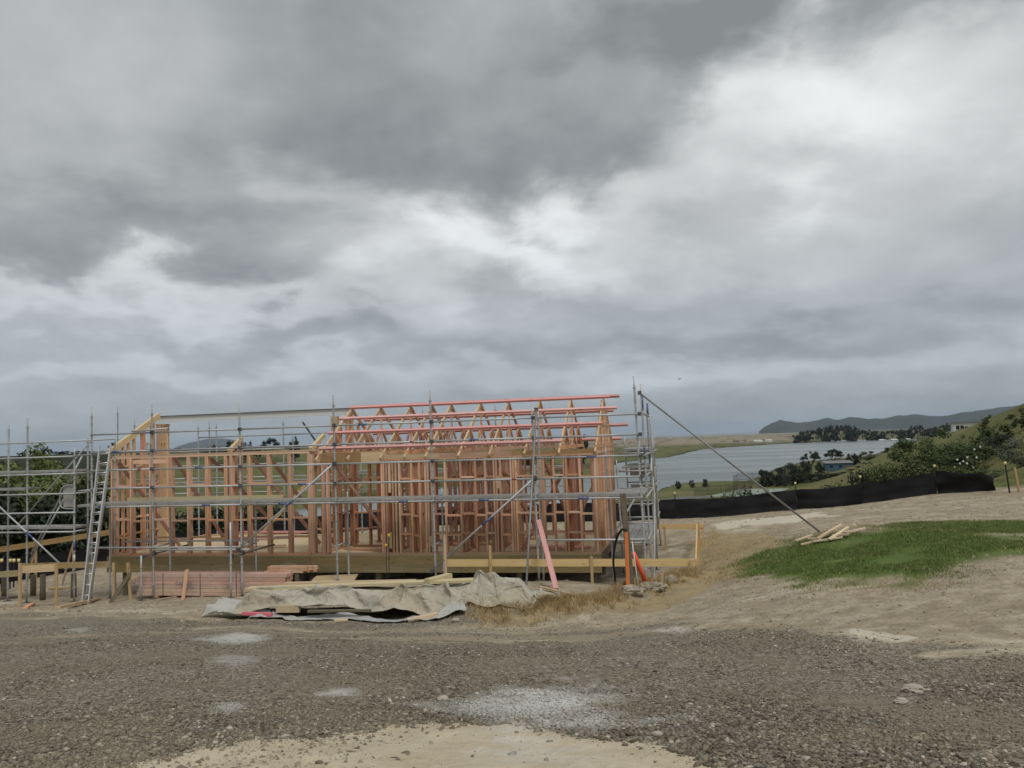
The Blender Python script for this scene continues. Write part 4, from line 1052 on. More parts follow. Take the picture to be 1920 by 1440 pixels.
# ------------------------------------------------------------------ tarpaulin over a heap of timber
tA, tB = gp(392, 1160)[:2], gp(985, 1152)[:2]
tu = (tB - tA) / np.linalg.norm(tB - tA); tv = np.array([-tu[1], tu[0]]); TL = float(np.linalg.norm(tB - tA))
def crease(s, t, px_, py_, dx_, dy_, ln, wd, h):
    """one sharp fold line in the sheet: a ridge from (px,py) along (dx,dy)"""
    l_ = math.hypot(dx_, dy_); dx_, dy_ = dx_ / l_, dy_ / l_
    a_ = (s - px_) * dx_ + (t - py_) * dy_; b_ = -(s - px_) * dy_ + (t - py_) * dx_
    b_ = b_ + .06 * np.sin(a_ * 5 + px_ * 9)
    return h * np.exp(-np.abs(b_) / wd) * sstep(a_, -.15, .1) * (1 - sstep(a_, ln - .15, ln + .1))
def sheet(name, s0, s1, t0, t1, ns, nt_, zf, mat, wob=.12, roll=None):
    S_, T_ = np.meshgrid(np.linspace(s0, s1, ns), np.linspace(t0, t1, nt_), indexing='ij')
    s, t = S_.ravel(), T_.ravel()
    ed = np.minimum(np.minimum(s - s0, s1 - s), np.minimum(t - t0, t1 - t))
    k = np.exp(-ed / .15) * wob
    s2 = s + k * fbm(s * 2.2, t * 2.2 + 9, 3) + .05 * fbm(s * 3, t * 3, 2); t2 = t + k * 1.4 * fbm(s * 2.0 + 31, t * 2, 3) + .05 * fbm(s * 3 + 7, t * 3, 2)
    dz_ = 0
    if roll:
        ds_, dt_, dz_ = roll(s, t); s2 = s2 + ds_; t2 = t2 + dt_
    x = tA[0] + tu[0] * s2 + tv[0] * t2; y = tA[1] + tu[1] * s2 + tv[1] * t2
    z = height(np.stack([x, y], 1)) + np.maximum(zf(s, t) + dz_, .012)
    q = (np.arange(ns - 1)[:, None] * nt_ + np.arange(nt_ - 1)[None]).ravel()
    return mesh_np(name, np.stack([x, y, z], 1), np.stack([q, q + nt_, q + nt_ + 1, q + 1], 1), mat, True)
TC = rng.random((46, 7))
def lnoise(x, y):                 # value noise without smoothing: flat facets meeting in creases
    xi, yi = np.floor(x).astype(int), np.floor(y).astype(int); fx, fy = x - xi, y - yi
    g = lambda a_, b_: _perm[a_ & 255, b_ & 255]
    lo = fx + fy < 1
    return np.where(lo, g(xi, yi) * (1 - fx - fy) + g(xi + 1, yi) * fx + g(xi, yi + 1) * fy, g(xi + 1, yi + 1) * (fx + fy - 1) + g(xi + 1, yi) * (1 - fy) + g(xi, yi + 1) * (1 - fx))
def crumple(s, t, k):
    a_ = s * .8 + t * .6; b_ = -s * .45 + t * 1.1
    w1_ = .5 * fbm(s * 1.3 + k, t * 1.3, 2)
    return 1 - np.abs(2 * lnoise(a_ * 1.7 + k + w1_, b_ * 1.7 + k * 3 + w1_) - 1)
def tarp_z(s, t):
    hem = .05 + .13 * sstep(fbm(s * .9 + 3, s * 0 + 1, 2), -.3, .5) * (1 - sstep(s, 3.2, 3.9)) 
    h = hem + (.54 - hem) * sstep(t, .02, .46) * sstep(s, .05, .8)
    h = h + .09 * sstep(s, 4.0, 4.8) * sstep(t, .3, .8)
    h = h * (1 - .85 * sstep(t, 1.35, 1.75)) * (1 - sstep(s, TL - .45, TL + .1) * .85)
    f = np.zeros_like(s)
    for k in range(46):
        a_ = TC[k]; base_ = a_[0] * TL
        ang = (-1.0 + 2.0 * a_[2]) * .28 if base_ < 3.0 else (-1.0 + 2.0 * a_[2]) * .5 + (1.0 if a_[3] > .5 else -.2 if a_[3] > .25 else 2.2)
        f = np.maximum(f, crease(s, t, base_, a_[1] * .6 - .05, math.cos(ang), math.sin(ang), .35 + .9 * a_[4], .03 + .035 * a_[5], .05 + .09 * a_[6]))
    cr = (.05 + .06 * sstep(s, 2.8, 3.8)) * (crumple(s * .6, t * 1.4, 3.1) - .5) + .05 * (crumple(s * 1.1, t * 2.4, 8.7) - .5) + .022 * (crumple(s * 4.5, t * 4.5, 5.2) - .5)
    swag = .07 * np.sin((t - .10 * np.sin(s * 1.5 + .6) - .05 * np.sin(s * 3.7)) * 15.0) * np.exp(-((t - .24) / .22) ** 2) * sstep(s, .6, 1.2) * (1 - sstep(s, 3.4, 4.4))
    amp = .25 + .75 * sstep(h, .08, .30)
    top_ = np.where(s < 4.3, .43, .50)
    out_ = np.maximum(h + (f * 1.25 + cr * (.55 + .45 * sstep(s, 2.8, 3.8)) + swag) * amp * (1 - .72 * sstep(t, .42, .6)), .012)
    return np.where(out_ > top_ - .05, top_ - .05 * np.exp(-(out_ - top_ + .05) / .05), out_)
def tarp_roll(s, t):              # folds that roll over themselves
    ds_, dt_, dz_ = np.zeros_like(s), np.zeros_like(s), np.zeros_like(s)
    slope = sstep(t, .03, .12) * (1 - sstep(t, .42, .62)) * sstep(s, .3, .7)
    for ang, k_, A, ph, lo, hi in ((1.50, 13.0, .08, .0, .3, 3.7), (1.30, 27.0, .034, 2.0, .3, 4.6), (1.72, 34.0, .022, 7.0, .3, 6.0), (.55, 9.0, .085, 1.0, 3.0, 6.5), (2.35, 11.0, .07, 4.0, 3.4, 6.5), (.35, 17.0, .04, 3.0, 3.2, 6.5), (1.9, 16.0, .04, 5.0, .3, 3.4)):
        dx_, dy_ = math.cos(ang), math.sin(ang)
        phi = k_ * (s * dx_ + t * dy_) + ph + 2.2 * fbm(s * .9 + ph, t * 1.4, 3) + 1.3 * np.sin(s * 1.3 + ph)
        env = A * slope * sstep(s, lo - .3, lo + .4) * (1 - sstep(s, hi - .4, hi + .3)) * sstep(fbm(s * 1.1 + ph * 5, t * 1.6, 2), -.35, .25)
        ds_ -= dx_ * env * np.sin(phi); dt_ -= dy_ * env * np.sin(phi); dz_ += env * np.cos(phi)
    return ds_, dt_, dz_
tarp = mobj('tarpaulin', sheet('tarpaulin', .20, TL + .1, .04, 1.7, 460, 190, tarp_z, M['canvas'], .12, tarp_roll))
sm_ = tarp.modifiers.new('thick', 'SOLIDIFY'); sm_.thickness = .006
tag(tarp, 'creased dirty canvas tarpaulin draped over a long heap of timber', 'tarpaulin')
def flap(name, label, s0, s1, t0, t1, amp, mat, seed, lift=.0):
    zf = lambda s, t: .02 + lift * sstep(t, t0, t1) + amp * np.abs(fbm(s * 2.6 + seed, t * 3.4, 3)) + sum(crease(s, t, s0 + (s1 - s0) * TC[(seed + k) % 46][0], t0 + (t1 - t0) * .2 * k / 2, .6 + TC[(seed + k) % 46][1], TC[(seed + k) % 46][2] - .3, .5, .035, amp * .9) for k in range(5))
    o = mobj(name, sheet(name, s0, s1, t0, t1, 70, 30, zf, mat, .22)); q = o.modifiers.new('thick', 'SOLIDIFY'); q.thickness = .005
    return tag(o, label, 'tarpaulin')
flap('tarpaulin', 'loose pale canvas fold at the left end of the long tarpaulin', -.12, .95, .02, .62, .10, M['canvas2'], 3, .22)
flap('tarpaulin', 'flat grey canvas strip lying on the gravel in front of the heap', .75, 4.3, -.22, .12, .07, M['canvas2'], 11)
flap('tarpaulin', 'brown bunched canvas at the right end of the heap', TL - .55, TL + .42, .55, 1.5, .16, M['canvas'], 19, .12)
def tp(s, t, z): x, y = tA + tu * s + tv * t; return (x, y, gz(x, y) + z)
def on_heap(s, t, dz_=0.0):
    x, y = tA + tu * s + tv * t; return (float(x), float(y), gz(x, y) + float(tarp_z(np.array([s]), np.array([t]))[0]) + dz_)
zz = float(np.mean([gz(*(tA + tu * s + tv * .6)) for s in (.8, 2.0, 3.0, 4.0)])) + .435
def lv(s, t, z): x, y = tA + tu * s + tv * t; return (float(x), float(y), z)
PK_ = [('wide pale plank lying along the top of the tarpaulin', .42, 4.35, .52, zz + .02, .02, .24, .04, M['plank']),
       ('second pale plank lying behind on the tarpaulin top', .95, 4.05, .78, zz + .025, .02, .20, .045, M['plank']),
       ('narrow top plank stacked on the two pale planks', 1.0, 3.25, .70, zz + .07, .02, .14, .045, M['plank'])]
for lab, s0, s1, t_, z_, tl, w, h, mt in PK_:
    single('plank', lab, 'plank', lv(s0, t_, z_ + gz(*(tA + tu * s0 + tv * t_)) - zz + .435), lv(s1, t_ + .12, z_ + gz(*(tA + tu * s1 + tv * (t_ + .12))) - zz + .455), w, h, mt, 'planks on the tarpaulin')
single('timber_block', 'stub of square timber set across the pale planks', 'timber offcut', lv(3.55, .45, zz + .115), lv(3.80, .98, zz + .12), .12, .09, M['plank'])
single('timber_block', 'block end poking out under the middle of the tarpaulin', 'timber offcut', tp(1.18, -.02, .15), tp(1.55, .03, .15), .10, .11, M['plank'])
single('plank', 'bright pink painted board end at the foot of the tarpaulin', 'plank', tp(.60, -.03, .10), tp(1.12, -.06, .07), .06, .05, M['pinkbright'])
single('timber_offcut', 'flat pale offcut on the gravel below the right half of the tarpaulin', 'timber offcut', tp(3.40, -.20, .03), tp(3.85, .02, .04), .12, .045, M['offcut'])
single('timber_offcut', 'grey board lying under the front canvas strip', 'timber offcut', tp(1.75, -.12, .13), tp(2.75, .0, .16), .10, .03, M['grey_wood'])
single('timber_offcut', 'tiny pale wedge on the gravel below the left half of the tarpaulin', 'timber offcut', tp(2.25, -.28, .02), tp(2.45, -.24, .03), .08, .03, M['offcut'])
a_, b_ = gp(1012, 1106), gp(1082, 1120)
single('timber_offcut', 'upper of two thin sticks right of the tarpaulin', 'timber offcut', tuple(a_ + np.array([0, 0, .06])), tuple(b_ + np.array([0, 0, .03])), .05, .03, M['offcut'])
a_, b_ = gp(1002, 1113), gp(1066, 1121)
single('timber_offcut', 'lower of two thin sticks right of the tarpaulin', 'timber offcut', tuple(a_ + np.array([0, 0, .03])), tuple(b_ + np.array([0, 0, .02])), .04, .025, M['offcut'])
for k, (x0, y0, x1, y1, lab, mt) in enumerate([(108, 1142, 185, 1125, 'long board lying on the clay by the ladder foot', M['stake']), (48, 1142, 62, 1134, 'reddish brick-sized offcut left of the ladder', M['stud']), (-30, 1125, 35, 1121, 'grey board lying at the left edge', M['grey_wood']), (92, 1105, 130, 1104, 'board lying behind the low hurdle', M['stake']), (300, 1126, 378, 1113, 'thin stick on the clay in front of the pink bundle', M['offcut'])]):
    a_, b_ = gp(x0, y0), gp(x1, y1); single('timber_offcut', lab, 'timber offcut', tuple(a_ + np.array([0, 0, .03])), tuple(b_ + np.array([0, 0, .03])), .10 if k != 4 else .05, .05 if k != 4 else .03, mt)

# heap of offcuts on the green grass
HP = [(1502, 1024, 1544, 1018, .03, .06, 'pale board lying at the front left of the offcut heap'), (1524, 1020, 1586, 1013, .05, .05, 'long pale batten along the front of the offcut heap'), (1515, 1016, 1535, 1014, .07, .05, 'short batten at the back left of the offcut heap'),
      (1560, 1013, 1602, 1011, .10, .08, 'thick batten at the right of the offcut heap'), (1533, 1016, 1540, 1003, .06, .16, 'upright-leaning stub at the left of the offcut heap'), (1541, 1010, 1563, 997, .06, .22, 'steepest leaning board of the offcut heap'),
      (1555, 1017, 1561, 997, .06, .20, 'pale leaning stub in the middle of the offcut heap'), (1580, 1004, 1615, 996, .05, .10, 'pale board at the far right of the offcut heap'), (1492, 1017, 1513, 1006, .03, .06, 'weathered stick left of the offcut heap'), (1598, 994, 1604, 992, .10, .12, 'small block behind the offcut heap')]
for x0, y0, x1, y1, za, zb, lab in HP:
    a_, b_ = gp(x0, y0), gp(x1, y1); b_[1] = a_[1] + (b_[1] - a_[1]) * .30
    single('timber_offcut', lab, 'timber offcut', (a_[0], a_[1], gz(a_[0], a_[1]) + za), (b_[0], b_[1], gz(b_[0], b_[1]) + zb * .8), .065, .03, M['offcut'], 'offcuts heaped on the grass')

# ------------------------------------------------------------------ service post, conduits
p = gp(1186, 1106)
single('service_post', 'grey weathered post beside the orange conduit', 'post', (p[0], p[1], p[2] - .2), (p[0] - .10, p[1], p[2] + 1.62), .095, .095, M['grey_wood'])
q = gp(1178, 1108); d_ = p[1] - .10
tag(beam('conduit_cover', (q[0], d_, p[2] - .1), tuple(at(1174, 998, d_)), .06, .05, M['orange']), 'faded orange cable cover strapped to the grey post', 'conduit')
curve_tube('hose', [tuple(at(*a_)) for a_ in ((1175, 1000, d_), (1172, 993, d_ + .05), (1165, 994, d_ + .1), (1157, 1008, d_ + .25), (1152, 1030, d_ + .4), (1150, 1055, d_ + .45), (1153, 1082, d_ + .5), (1155, 1101, d_ + .5), (1158, 1098, d_ + .55))], .019, M['blackhose'])
tag(bpy.data.objects['hose'], 'black hose looping out of the orange cable cover', 'hose')
tag(tube('water_pipe', (p[0] + .10, p[1] - .05, p[2] - .05), tuple(at(1185, 1015, p[1] - .05)), .012, M['white']), 'thin white pipe up the right side of the grey post', 'pipe')
a_, b_ = at(1188, 1037, p[1] + .15), gp(1213, 1098)
tag(tube('conduit', tuple(a_), tuple(b_), .04, M['red_orange'], None, 14), 'bright orange pipe slanting into the clay right of the post', 'pipe')
a_, b_ = at(1193, 1055, p[1] + .25), gp(1238, 1098)
V = []
for k in range(13):
    t_ = k / 12; c_ = a_ + (b_ + np.array([0, 0, .08]) - a_) * t_; tw = t_ * 2.6
    for s_ in (-1, 1): V.append(tuple(c_ + s_ * .05 * np.array([.3 * math.sin(tw), .2 * math.sin(tw + 1), math.cos(tw * .6)])))
tag(mobj('plastic_tape', mesh_py('tape', V, [(2 * k, 2 * k + 1, 2 * k + 3, 2 * k + 2) for k in range(12)], M['wrap'], True)), 'twisted clear plastic tape from the post to a short stake', 'tape')
bpy.data.objects['plastic_tape'].modifiers.new('thick', 'SOLIDIFY').thickness = .002
p = gp(1241, 1102); single('site_stake', 'short stake at the end of the plastic tape', 'stake', (p[0], p[1], p[2] - .05), (p[0] + .01, p[1], p[2] + .24), .05, .05, M['stake'])
for x, top, lab in ((724, 1025, 'shorter yellow-capped steel rod in front of the floor'), (729, 1006, 'taller yellow-capped steel rod in front of the floor')):
    f = hw(*[loc(at(x, 1080, 19.2))[k] for k in (0, 1)], 0); f[2] = gz(f[0], f[1]); t_ = at(x, top, f[1])
    r_ = thing('steel_rod', lab, 'steel rod', tuple(f)); h_ = float(t_[2] - f[2])
    tube('rod', (0, 0, -.1), (t_[0] - f[0], 0, h_), .008, M['rust'], r_); tube('cap', (t_[0] - f[0], 0, h_), (t_[0] - f[0], 0, h_ + .06), .024, M['yellow'], r_)
# lumps of dug clay and a few larger stones
def lump(name, label, cat, c_, r_, mat, seed, flat=.6):
    import bmesh
    bm = bmesh.new(); bmesh.ops.create_icosphere(bm, subdivisions=4, radius=1.0)
    for v in bm.verts:
        d = v.co.normalized(); n_ = float(fbm(np.array([d.x * 2 + seed]), np.array([d.y * 2 + d.z * 1.7 + seed]), 5, .6)[0])
        v.co = Vector((d.x * r_[0], d.y * r_[1], d.z * r_[2])) * (1 + .42 * n_ + .14 * float(fbm(np.array([d.x * 9 + seed]), np.array([d.y * 9 + d.z * 7]), 3, .7)[0]))
    me = bpy.data.meshes.new(name); bm.to_mesh(me); bm.free(); me.materials.append(mat)
    return tag(mobj(name, me, None, c_), label, cat)
for k, (x, y, rx, rz, lab) in enumerate([(1185, 1112, .22, .10, 'grey clay lump around the foot of the post'), (1222, 1103, .26, .09, 'long grey clay lump below the orange pipe'), (1258, 1092, .12, .10, 'small dark sod of earth by the short stake')]):
    c_ = gp(x, y); lump('clay_clod', lab, 'clod', (c_[0], c_[1], c_[2] + rz * .3), (rx, rx * .7, rz), M['clay'], k * 3.7)
for k, (x, y, r_, lab) in enumerate([(1713, 1298, .06, 'pale flat stone on the gravel at the right'), (1232, 1378, .022, 'small white stone near the bottom edge of the gravel'), (830, 1312, .03, 'white stone in the left middle of the gravel'), (855, 1165, .05, 'grey stone below the tarpaulin'), (1690, 1318, .035, 'brown stone below the pale flat one'), (1620, 1450, .05, 'pale chip at the bottom right')]):
    if y > 1440: continue
    c_ = gp(x, y); lump('stone', lab, 'stone', (c_[0], c_[1], c_[2] + r_ * .3), (r_ * 1.3, r_, r_ * .6), M['palerock'], k * 5.1 + 2)

# ------------------------------------------------------------------ black silt fence
sf = thing('silt_fence', 'long black shade-cloth silt fence round the back of the site', 'fence')
FP = [np.array(p) for p in FENCE]
for k in range(len(FP) - 1):
    a_, b_ = FP[k], FP[k + 1]; n_ = max(6, int(np.linalg.norm(b_ - a_) / .25)); nv = 9; V = []
    for i in range(n_ + 1):
        for j in range(nv):
            t_ = i / n_; q = a_ + (b_ - a_) * t_; h_ = .79 + .025 * math.cos(2 * math.pi * t_) + .02 * float(fbm(np.array([t_ * 9 + k * 5]), np.array([.5]), 3)[0])
            if k == 0: h_ *= .62 + .38 * min(1, t_ * 2.2) + .05 * math.sin(t_ * 9)
            dn = np.array([-(b_ - a_)[1], (b_ - a_)[0]]) / np.linalg.norm(b_ - a_)
            o_ = (.10 + (.16 if k == 0 else 0)) * float(fbm(np.array([t_ * n_ * .45 + k * 9]), np.array([j * .45]), 3)[0])
            q = q + dn * o_; V.append((q[0], q[1], gz(q[0], q[1]) - .06 + (h_ + .06) * j / (nv - 1)))
    mobj('fence_cloth', mesh_py('cloth', V, [(i * nv + j, i * nv + j + 1, (i + 1) * nv + j + 1, (i + 1) * nv + j) for i in range(n_) for j in range(nv - 1)], M['black'], True), sf)
def fpost(q, h_, par, cap=M['cap'], w=.045):
    z = gz(q[0], q[1]); tube('post', (q[0], q[1], z - .2), (q[0], q[1], z + h_), w / 2, M['black'], par); tube('post_cap', (q[0], q[1], z + h_), (q[0], q[1], z + h_ + .09), .042, cap, par)
for k, q in enumerate(FP[1:]): fpost(q + np.array([0, .06]), 1.02 if k < 4 else 1.05, sf)
for px, d in ((3, 26), (19, 26.5), (26, 27), (35, 28)):
    q = at(px, 1050, d); z = gz(q[0], q[1]); tube('post', (q[0], q[1], z - .1), tuple(at(px, 1053, d)), .022, M['black'], sf); tube('post_cap', tuple(at(px, 1054, d)), tuple(at(px, 1048, d)), .045, M['cap'], sf)
q = gp(1894, 924); ep = thing('marker_post', 'black post with orange cap at the right end of the fence', 'post', tuple(q))
tube('post', (0, 0, -.2), (-.10, 0, 1.0), .025, M['black'], ep); tube('cap', (-.10, 0, 1.0), (-.105, 0, 1.09), .045, M['cap'], ep)
q = gp(1911, 922); single('site_stake', 'bare timber stake right of the fence end', 'stake', (q[0], q[1], q[2] - .1), (q[0] - .10, q[1], q[2] + .85), .07, .05, M['stake'])

# ------------------------------------------------------------------ gravel, grass
def stones(n, poly, dmin, dmax, smin, smax, mat, seed):
    g = np.random.default_rng(seed); P = []
    lo_, hi_ = poly.min(0), poly.max(0)
    a_ = g.uniform(-.66, .66, n * 4); d = np.sqrt(g.uniform(0, 1, n * 4)) ** 1.0
    d = dmin * (dmax / dmin) ** g.uniform(0, 1, n * 4)
    Q = np.stack([np.sin(a_) * d, np.cos(a_) * d], 1)
    w = np.stack([fbm(Q[:, 0] * .9, Q[:, 1] * .9, 4), fbm(Q[:, 0] * .9 + 50, Q[:, 1] * .9 + 9, 4)], 1) * .30
    s = sdist(Q + w, poly); keep = g.uniform(0, 1, len(Q)) < sstep(s, -.9, .5) * (.18 + .82 * sstep(fbm(Q[:, 0] * .8 + 3, Q[:, 1] * .8, 4), -.35, .2)) * (1 - .75 * sstep(fbm(Q[:, 0] * .22 + 4, Q[:, 1] * 1.3, 3), .1, .45)) + .03 * (s > -2.5)
    keep &= (g.uniform(0, 1, len(Q)) > .965 * sstep(sdist(Q + w * .7, WP['sand']), -.10, .16))
    Q = Q[keep][:n]; n = len(Q)
    sz = smin * (smax / smin) ** (g.uniform(0, 1, n) ** 2.9)
    edge = np.exp(-np.abs(edge_dist(Q, poly)) / .25); sz *= 1 + .35 * edge
    base = np.array([(1, 0, 0), (-1, 0, 0), (0, 1, 0), (0, -1, 0), (0, 0, 1), (0, 0, -1), (.6, .6, .5), (-.6, -.5, .55)], float)
    F6 = np.array([(0, 2, 6), (6, 2, 4), (6, 4, 0), (2, 1, 4), (1, 7, 4), (1, 3, 7), (3, 4, 7), (3, 0, 4), (2, 0, 5), (1, 2, 5), (3, 1, 5), (0, 3, 5)])
    B = base[None] * g.uniform(.65, 1.25, (n, 8, 1)) * sz[:, None, None] * np.stack([g.uniform(.7, 1.3, n), g.uniform(.6, 1.1, n), g.uniform(.22, .55, n)], 1)[:, None, :]
    th = g.uniform(0, 6.28, n); ti = g.normal(0, .35, n)
    c_, s_ = np.cos(ti)[:, None], np.sin(ti)[:, None]
    B = np.stack([B[:, :, 0], B[:, :, 1] * c_ - B[:, :, 2] * s_, B[:, :, 1] * s_ + B[:, :, 2] * c_], 2)
    c_, s_ = np.cos(th)[:, None], np.sin(th)[:, None]
    B = np.stack([B[:, :, 0] * c_ - B[:, :, 1] * s_, B[:, :, 0] * s_ + B[:, :, 1] * c_, B[:, :, 2]], 2)
    Z = height(Q); V = B + np.stack([Q[:, 0], Q[:, 1], Z + sz * .10], 1)[:, None, :]
    me = mesh_np('gravel', V.reshape(-1, 3), (np.arange(n)[:, None, None] * 8 + F6[None]).reshape(-1, 3), mat)
    a2 = me.attributes.new('dust', 'FLOAT', 'POINT'); a2.data.foreach_set('value', np.repeat(spots(Q), 8).astype(np.float32))
    return me
tag(mobj('gravel', stones(120000, WP['gravel'], 3.3, 14.5, .0035, .025, M['gravel'], 5)), 'crushed grey brown rock covering the drive', kind='stuff')

def crumbs(n, seed):
    g = np.random.default_rng(seed); a_ = g.uniform(-.66, .66, n * 3); d = 4.0 * (34 / 4.0) ** g.uniform(0, 1, n * 3)
    Q = np.stack([np.sin(a_) * d, np.cos(a_) * d], 1); Q = Q[(d < rim(a_) - .3)]
    s1 = sdist(Q, WP['gravel']); s2 = sdist(Q, WP['green']); hp_ = (Q - HFR[:2]) @ np.stack([HU[:2], HV[:2]], 1)
    k = (s1 < .4) & (s2 < .1) & ~((hp_[:, 0] > -13.3) & (hp_[:, 0] < 0) & (hp_[:, 1] > .2) & (hp_[:, 1] < 4.7)) & (g.uniform(0, 1, len(Q)) < sstep(fbm(Q[:, 0] * .9 + 8, Q[:, 1] * .9, 4), -.25, .3))
    Q = Q[k][:n]; n = len(Q); sz = .005 * 7.0 ** (g.uniform(0, 1, n) ** 2.8) * (.6 + np.hypot(*Q.T) / 25)
    base = np.array([(1, 0, -.3), (-.5, .87, -.3), (-.5, -.87, -.3), (.1, .1, .8), (-.4, -.1, .6)], float); F_ = np.array([(0, 1, 3), (1, 4, 3), (1, 2, 4), (2, 3, 4), (2, 0, 3)])
    B = base[None] * g.uniform(.6, 1.3, (n, 5, 1)) * sz[:, None, None] * np.stack([g.uniform(.8, 1.6, n), g.uniform(.7, 1.2, n), g.uniform(.5, 1, n)], 1)[:, None, :]
    th = g.uniform(0, 6.28, n); c_, s_ = np.cos(th)[:, None], np.sin(th)[:, None]
    B = np.stack([B[:, :, 0] * c_ - B[:, :, 1] * s_, B[:, :, 0] * s_ + B[:, :, 1] * c_, B[:, :, 2]], 2)
    V = B + np.stack([Q[:, 0], Q[:, 1], height(Q)], 1)[:, None, :]
    return mesh_np('crumbs', V.reshape(-1, 3), (np.arange(n)[:, None, None] * 5 + F_[None]).reshape(-1, 3), M['crumb'])
tag(mobj('clay_crumbs', crumbs(30000, 13)), 'loose crumbs of clay and small stones on the bare ground', kind='stuff')
def blades(Q, h, w, mat, seed, lean=.5, per=1):
    g = np.random.default_rng(seed); Q = np.repeat(Q, per, 0); n = len(Q)
    Q = Q + g.normal(0, .012, (n, 2)) * (per > 1); Z = height(Q)
    H_ = h * g.uniform(.5, 1.3, n); a_ = g.uniform(0, 6.28, n); ll = lean * H_ * g.uniform(.2, 1.2, n)
    b2 = g.uniform(0, 6.28, n); wx_, wy_ = np.cos(b2) * w, np.sin(b2) * w
    p0 = np.stack([Q[:, 0] - wx_, Q[:, 1] - wy_, Z - .01], 1); p1 = np.stack([Q[:, 0] + wx_, Q[:, 1] + wy_, Z - .01], 1)
    tip = np.stack([Q[:, 0] + np.cos(a_) * ll, Q[:, 1] + np.sin(a_) * ll, Z + H_], 1)
    V = np.stack([p0, p1, tip], 1).reshape(-1, 3)
    return mesh_np('blades', V, np.arange(3 * n).reshape(-1, 3), mat)
def scatter(poly, n, seed, warp=.6, a=-.3, b_=.3, clump=None):
    g = np.random.default_rng(seed); lo_, hi_ = poly.min(0) - .6, poly.max(0) + .6
    Q = g.uniform(lo_, hi_, (n * 3, 2)); x, y = Q.T
    w_ = np.stack([fbm(x * .9, y * .9, 4), fbm(x * .9 + 50, y * .9 + 9, 4)], 1) * warp
    k = sstep(sdist(Q + w_, poly), a, b_)
    if clump: k = k * sstep(fbm(x * clump, y * clump, 3), -.28, .22)
    return Q[g.uniform(0, 1, len(Q)) < k][:n]
tag(mobj('green_grass', blades(scatter(WP['green'], 90000, 1, 1.3, -.9, .7, .8), .034, .0065, M['grass'], 2, 1.1)), 'patch of short green grass on the clay', kind='stuff')
tag(mobj('dead_grass', blades(scatter(WP['green'], 9000, 31, 1.4, -1.3, .4, .6), .04, .006, M['straw'], 32, 1.2)), 'dead straw-coloured blades among the green grass', kind='stuff')
tag(mobj('dry_grass', blades(scatter(WP['straw'], 13000, 3, .9, -.9, .5, 1.4), .06, .006, M['straw'], 4, .9)), 'thin dry straw-coloured grass beside the pad', kind='stuff')
g_ = np.random.default_rng(21); Q = []
for k in range(560):
    i = g_.integers(0, len(BANK) - 1); t_ = g_.uniform(); c_ = np.array(BANK[i]) * (1 - t_) + np.array(BANK[i + 1]) * t_ + g_.normal(0, .26, 2)
    Q.append(c_ + g_.normal(0, .045, (26, 2)))
tag(mobj('dry_tufts', blades(np.concatenate(Q), .10, .005, M['straw'], 9, .95)), 'rank dry grass tufts along the clay bank', kind='stuff')

# ------------------------------------------------------------------ trees and shrubs
def leaf_cloud(C, Rr, n, leaf, seed, up=.25, shell=.4):
    g = np.random.default_rng(seed); C = np.asarray(C, float); Rr = np.asarray(Rr, float)
    w = (Rr ** 2).sum(1); k = g.choice(len(C), n, p=w / w.sum())
    d = g.normal(0, 1, (n, 3)); d /= np.linalg.norm(d, axis=1)[:, None]
    p = C[k] + d * Rr[k] * (g.uniform(0, 1, n) ** shell)[:, None]
    nrm = d * 1.3 + g.normal(0, .45, (n, 3)) + np.array([0, 0, up * 2.4]); nrm /= np.linalg.norm(nrm, axis=1)[:, None]
    t = np.cross(nrm, g.normal(0, 1, (n, 3))); t /= np.linalg.norm(t, axis=1)[:, None]; b_ = np.cross(nrm, t)
    s = leaf * g.uniform(.6, 1.8, n)[:, None]
    return np.stack([p - t * s, p - b_ * s * .5, p + t * s, p + b_ * s * .5], 1).reshape(-1, 3)
def limb(V, Fl, p0, p1, r0, r1, n=6):
    x = Vector(p1) - Vector(p0); u = x.normalized().orthogonal().normalized(); v = x.normalized().cross(u); o = len(V)
    for p, r in ((p0, r0), (p1, r1)):
        for i in range(n):
            a_ = 2 * math.pi * i / n; V.append(tuple(Vector(p) + u * r * math.cos(a_) + v * r * math.sin(a_)))
    for i in range(n): Fl.append((o + i, o + (i + 1) % n, o + n + (i + 1) % n, o + n + i))
PROTO = {}
